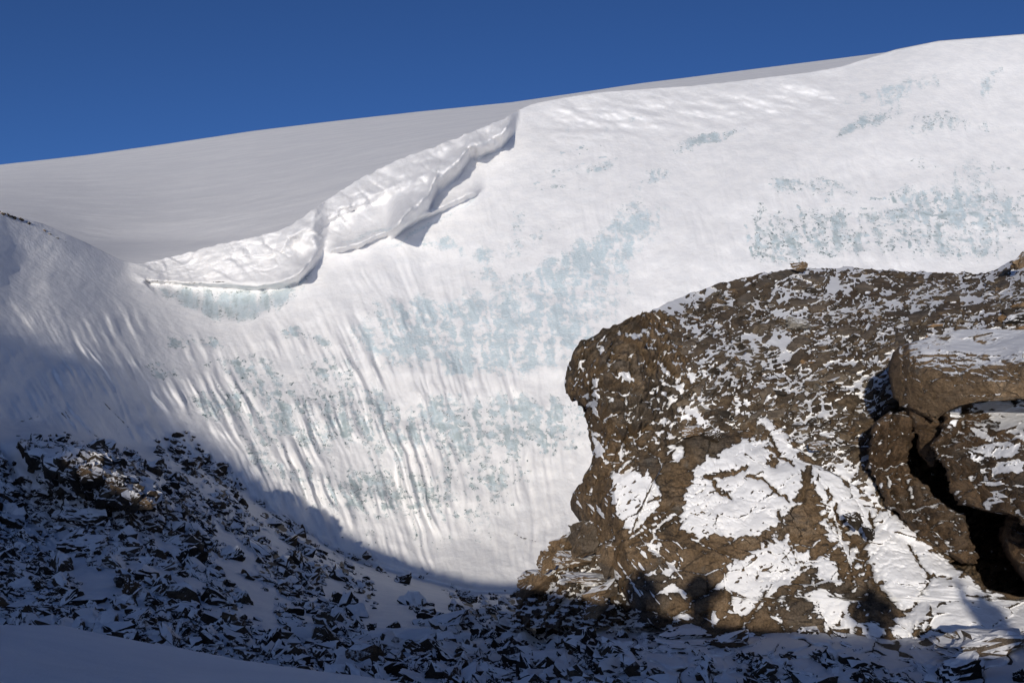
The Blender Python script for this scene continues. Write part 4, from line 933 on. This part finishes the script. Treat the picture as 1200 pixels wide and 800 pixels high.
# single boulders and slabs seen one by one in the photograph: mesh list, x, y, depth, w, h, roll, name, label, category
ONES = [
    ('B', 690, 632, 26.2, 48, 46, .2, 'boulder', 'rounded brown boulder tucked under the overhanging left edge of the buttress'),
    ('B', 658, 637, 27.2, 34, 26, .1, 'boulder', 'brown block at the outer end of the ledge, second from the top'),
    ('B', 643, 655, 27.8, 34, 26, .3, 'boulder', 'small brown block on the outer edge of the stepped pile'),
    ('B', 672, 655, 26.8, 52, 18, -.1, 'rock_slab', 'flat brown slab bridging the middle of the stepped pile'),
    ('B', 636, 680, 28.5, 62, 32, .1, 'boulder', 'broad brown boulder at the lower outer corner of the stepped pile'),
    ('B', 690, 678, 25.9, 70, 12, -.05, 'rock_slab', 'long thin slab low in the stepped pile beside the buttress'),
    ('B', 703, 694, 25.2, 46, 24, .15, 'boulder', 'tan boulder with snow top in front of the stepped pile'),
    ('B', 697, 712, 24.7, 32, 26, .0, 'boulder', 'small tan boulder lowest in front of the stepped pile, ringed with snow'),
    ('B', 622, 694, 30, 40, 18, .2, 'boulder', 'brown stone at the sunlit foot of the stepped pile'),
    ('B', 716, 655, 25.3, 34, 44, .15, 'boulder', 'upright brown block against the base of the buttress'),
    ('D', 797, 741, 23.1, 66, 14, .08, 'rock_slab', 'dark snow topped slab at the foot of the buttress, upper of two'),
    ('D', 803, 757, 22.4, 76, 13, .02, 'rock_slab', 'dark snow topped slab at the foot of the buttress, lower of two'),
    ('B', 1150, 753, 19.6, 110, 26, .06, 'rock_slab', 'tilted wedge of brown slab jutting from the snow bank'),
    ('D', 1122, 792, 18.2, 62, 42, .35, 'boulder', 'dark pointed boulder rising from shaded snow at the bottom edge'),
    ('D', 470, 745, 31.5, 96, 15, .14, 'rock_slab', 'long dark slab lying across the shaded gully'),
    ('W', 520, 730, 35, 66, 18, .25, 'rock_slab', 'snow topped tilted slab in the middle of the shaded gully'),
    ('B', 138, 574, 45, 22, 15, -.5, 'boulder', 'sunlit brown boulder, biggest in the lit patch of rubble'),
    ('B', 168, 590, 45.5, 24, 18, -.6, 'boulder', 'sunlit brown boulder at the lower right end of the lit patch'),
    ('B', 100, 552, 47, 18, 13, -.5, 'boulder', 'sunlit brown boulder at the top of the lit patch of rubble'),
    ('D', 100, 608, 41, 64, 30, -.1, 'boulder', 'black ledge rock just under the sunlit patch of rubble'),
    ('D', 98, 638, 39.5, 60, 26, -.05, 'boulder', 'black ledge rock, lower of the pair under the sunlit patch'),
    ('D', 155, 695, 33.5, 22, 38, .05, 'boulder', 'black upright block standing in shaded snow'),
    ('D', 222, 660, 44, 34, 44, -.2, 'boulder', 'tall black block in the densest part of the shaded rubble'),
    ('D', 470, 682, 57, 26, 22, .1, 'boulder', 'dark boulder on the shaded snow near the rubble top'),
    ('D', 548, 700, 50, 26, 14, -.2, 'boulder', 'dark peaked stone on the rim of the gully'),
    ('B', 937, 313, 41, 24, 12, .1, 'boulder', 'sharp brown boulder standing on the crest of the debris shelf'),
    ('B', 1195, 306, 40, 24, 18, .4, 'boulder', 'dark reddish boulder at the high end of the shelf crest'),
    ('G', 935, 378, 33.5, 30, 16, .0, 'boulder', 'pale grey boulder on the debris shelf, palest of its stones'),
    ('D', 1190, 374, 31.3, 30, 14, .15, 'boulder', 'dark grey boulder lying on the shelf above the tan boulder'),
    ('D', 836, 511, 25.9, 20, 18, .2, 'boulder', 'dark cubic boulder perched on the top edge of the buttress'),
    ('B', 812, 506, 26.1, 34, 14, .1, 'boulder', 'reddish brown stone perched beside the dark cubic boulder'),
    ('D', 1001, 609, 23.5, 20, 22, .5, 'boulder', 'grey block lodged in the snow of the buttress'),
    ('D', 1017, 623, 23.2, 22, 14, -.6, 'boulder', 'small grey stone wedged in snow below the lodged grey block'),
    ('B', 958, 522, 25.6, 26, 10, .0, 'boulder', 'brown stone on the snow at the front lip of the shelf'),
    ('D', 1195, 795, 17.2, 14, 24, .2, 'boulder', 'dark stone at the bottom right corner of the snow bank'),
]
M_GREY = mat_rock('pale_grey_boulder', [(.3, (.12, .11, .095)), (.5, (.24, .22, .19)), (.7, (.32, .3, .26))], thr=.8, snow_attr=False, sc_=1.5)
H_GREY = [hull_mesh('boulder', 170, M_GREY, 14, 3)]
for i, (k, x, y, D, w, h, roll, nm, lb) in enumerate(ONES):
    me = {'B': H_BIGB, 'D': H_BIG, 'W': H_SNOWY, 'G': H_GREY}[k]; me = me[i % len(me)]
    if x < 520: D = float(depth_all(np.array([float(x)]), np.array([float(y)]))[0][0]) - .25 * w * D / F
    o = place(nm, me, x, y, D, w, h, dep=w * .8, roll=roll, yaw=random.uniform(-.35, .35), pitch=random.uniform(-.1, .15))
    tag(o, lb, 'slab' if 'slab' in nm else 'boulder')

# snow-laden boulders filling the shaded hollow at the bottom
r = random.Random(5); n = 0
while n < 150:
    x = r.uniform(520, 1130); y = r.uniform(738, 812)
    if y < 735 + max(0, (x - 760)) * .03 or (x < 640 and y > 790 + (x - 520) * .2 and x < 540): continue
    D = float(depth_all(np.array([x]), np.array([y]))[0][0])
    s = r.uniform(12, 26) / (r.random() + .3) ** .7 * (1 if y > 755 else .7)
    o = place('snowy_boulder', H_SNOWY[n % 5], x, y, D + .1, s, s * r.uniform(.32, .62), dep=s * .9, roll=r.gauss(.12, .25), yaw=r.uniform(0, 6.28), pitch=r.gauss(.1, .15), sink=.15)
    lb = 'boulder buried in snow in the shaded hollow under the buttress' if x > 760 else 'boulder buried in snow on the shaded gully floor'
    tag(o, lb, 'boulder', 'snow laden ' + ('boulders under the buttress' if x > 760 else 'boulders of the gully floor')); n += 1

# ------------------------------------------------------------------ the four people on the ridge whose shadows fall on the rock
def cloth(name, c):
    m = NT(name); p = m.pos(True); f = m.noise(p, 40, 4, .6)
    m.l(m.mix(m.step(f, .3, .7), tuple(x * .8 for x in c), c), m.b.inputs['Base Color']); m.b.inputs['Roughness'].default_value = .8
    m.l(m.bump(m.noise(p, 9, 4, .6), .4, .03), m.b.inputs['Normal']); return m.m
M_SKIN = cloth('skin', (.45, .28, .2)); M_TROU = cloth('dark_trousers', (.03, .03, .035)); M_HAT = cloth('wool_hat', (.08, .02, .02))
def person(pos, yaw, jacket, arms, label, height=1.75, pack=False):
    k = height / 1.75
    J = {'pel': (0, 0, .95, .21), 'wai': (0, 0, 1.10, .22), 'che': (0, -.02, 1.32, .26), 'nek': (0, 0, 1.49, .10), 'hed': (0, .02, 1.60, .135), 'cro': (0, .01, 1.68, .12)}
    E_ = [('pel', 'wai'), ('wai', 'che'), ('che', 'nek'), ('nek', 'hed'), ('hed', 'cro')]
    for s, nm in ((-1, 'l'), (1, 'r')):
        J['hip' + nm] = (s * .10, 0, .88, .11); J['kne' + nm] = (s * .12, .03, .48, .09); J['ank' + nm] = (s * .13, -.01, .09, .055); J['toe' + nm] = (s * .15, .16, .04, .045)
        E_ += [('pel', 'hip' + nm), ('hip' + nm, 'kne' + nm), ('kne' + nm, 'ank' + nm), ('ank' + nm, 'toe' + nm)]
        el_, wr = arms[nm]
        J['sho' + nm] = (s * .22, -.01, 1.40, .125); J['elb' + nm] = (*el_, .095); J['wri' + nm] = (*wr, .06)
        hx, hy, hz = (np.array(wr) - np.array(el_)) / np.linalg.norm(np.array(wr) - np.array(el_)) * .09
        J['han' + nm] = (wr[0] + hx, wr[1] + hy, wr[2] + hz, .045)
        E_ += [('che', 'sho' + nm), ('sho' + nm, 'elb' + nm), ('elb' + nm, 'wri' + nm), ('wri' + nm, 'han' + nm)]
    names = list(J); bm = bmesh.new(); vs = [bm.verts.new(J[n][:3]) for n in names]
    for a, b in E_: bm.edges.new((vs[names.index(a)], vs[names.index(b)]))
    me = bpy.data.meshes.new('person'); bm.to_mesh(me); bm.free()
    tmp = bpy.data.objects.new('tmp', me); COL.objects.link(tmp)
    md = tmp.modifiers.new('s', 'SKIN'); 
    if not me.skin_vertices: 
        pass
    for i, n_ in enumerate(names):
        sv = me.skin_vertices[0].data[i]; sv.radius = (J[n_][3],) * 2; sv.use_root = (n_ == 'pel')
    tmp.modifiers.new('b', 'SUBSURF').levels = 2
    dg = bpy.context.evaluated_depsgraph_get(); dg.update()
    m2 = bpy.data.meshes.new_from_object(tmp.evaluated_get(dg)); m2.name = 'person'
    bpy.data.objects.remove(tmp)
    m2.materials.clear()
    for m_ in (jacket, M_TROU, M_SKIN, M_HAT): m2.materials.append(m_)
    for p in m2.polygons:
        p.use_smooth = True; c = p.center
        hand = any((c - Vector(J['han' + q][:3])).length < .085 for q in 'lr')
        p.material_index = 1 if c.z < .93 else (2 if hand or (1.47 < c.z < 1.63 and abs(c.x) < .12) else (3 if c.z >= 1.63 and abs(c.x) < .13 else 0))
    o = bpy.data.objects.new('person', m2); COL.objects.link(o); o.location = pos; o.rotation_euler = (0, 0, yaw); o.scale = (k, k, k)
    tag(o, label, 'person'); return o
def ridge_pt(u, a):
    p = U * u + H * a; return (float(p[0]), float(p[1]), float(ridge_z(np.array([u]), np.array([a]))[0]) - .02)
def put_person(u, v, a, *args, **kw):
    """stand so that the crown's shadow falls at (u, v) across the sun's direction"""
    p = ridge_pt(u, a); top = (v - a * math.sin(el)) / math.cos(el)
    h = min(max(top - p[2], 1.5), 1.95)
    print('person', u, 'needs', round(top - p[2], 2), 'uses', round(h, 2))
    return person(p, -az, *args, height=h, **kw)
CAMARM = {'l': ((-.36, .16, 1.24), (-.12, .34, 1.50)), 'r': ((.36, .16, 1.24), (.12, .34, 1.50))}
DOWN = {'l': ((-.30, -.03, 1.12), (-.28, .08, .88)), 'r': ((.30, -.03, 1.12), (.28, .08, .88))}
POCK = {'l': ((-.38, -.06, 1.14), (-.22, .10, 1.0)), 'r': ((.38, -.06, 1.14), (.22, .10, 1.0))}
WAVE = {'l': ((-.34, .05, 1.56), (-.33, .12, 1.86)), 'r': ((.29, -.03, 1.12), (.24, .08, .88))}
put_person(-1.27, .16, -.9, cloth('navy_jacket', (.03, .05, .12)), DOWN, 'person in navy jacket standing on the ridge with arms down')
put_person(0.02, .2, -.45, cloth('black_jacket', (.025, .025, .03)), CAMARM, 'person in black jacket raising both elbows to take a photograph')
put_person(3.45, .16, -.6, cloth('red_jacket', (.25, .03, .03)), POCK, 'person in red jacket standing on the ridge with hands on hips')
put_person(5.5, -.12, .2, cloth('green_jacket', (.05, .12, .06)), WAVE, 'person in green jacket lifting one arm on the ridge')
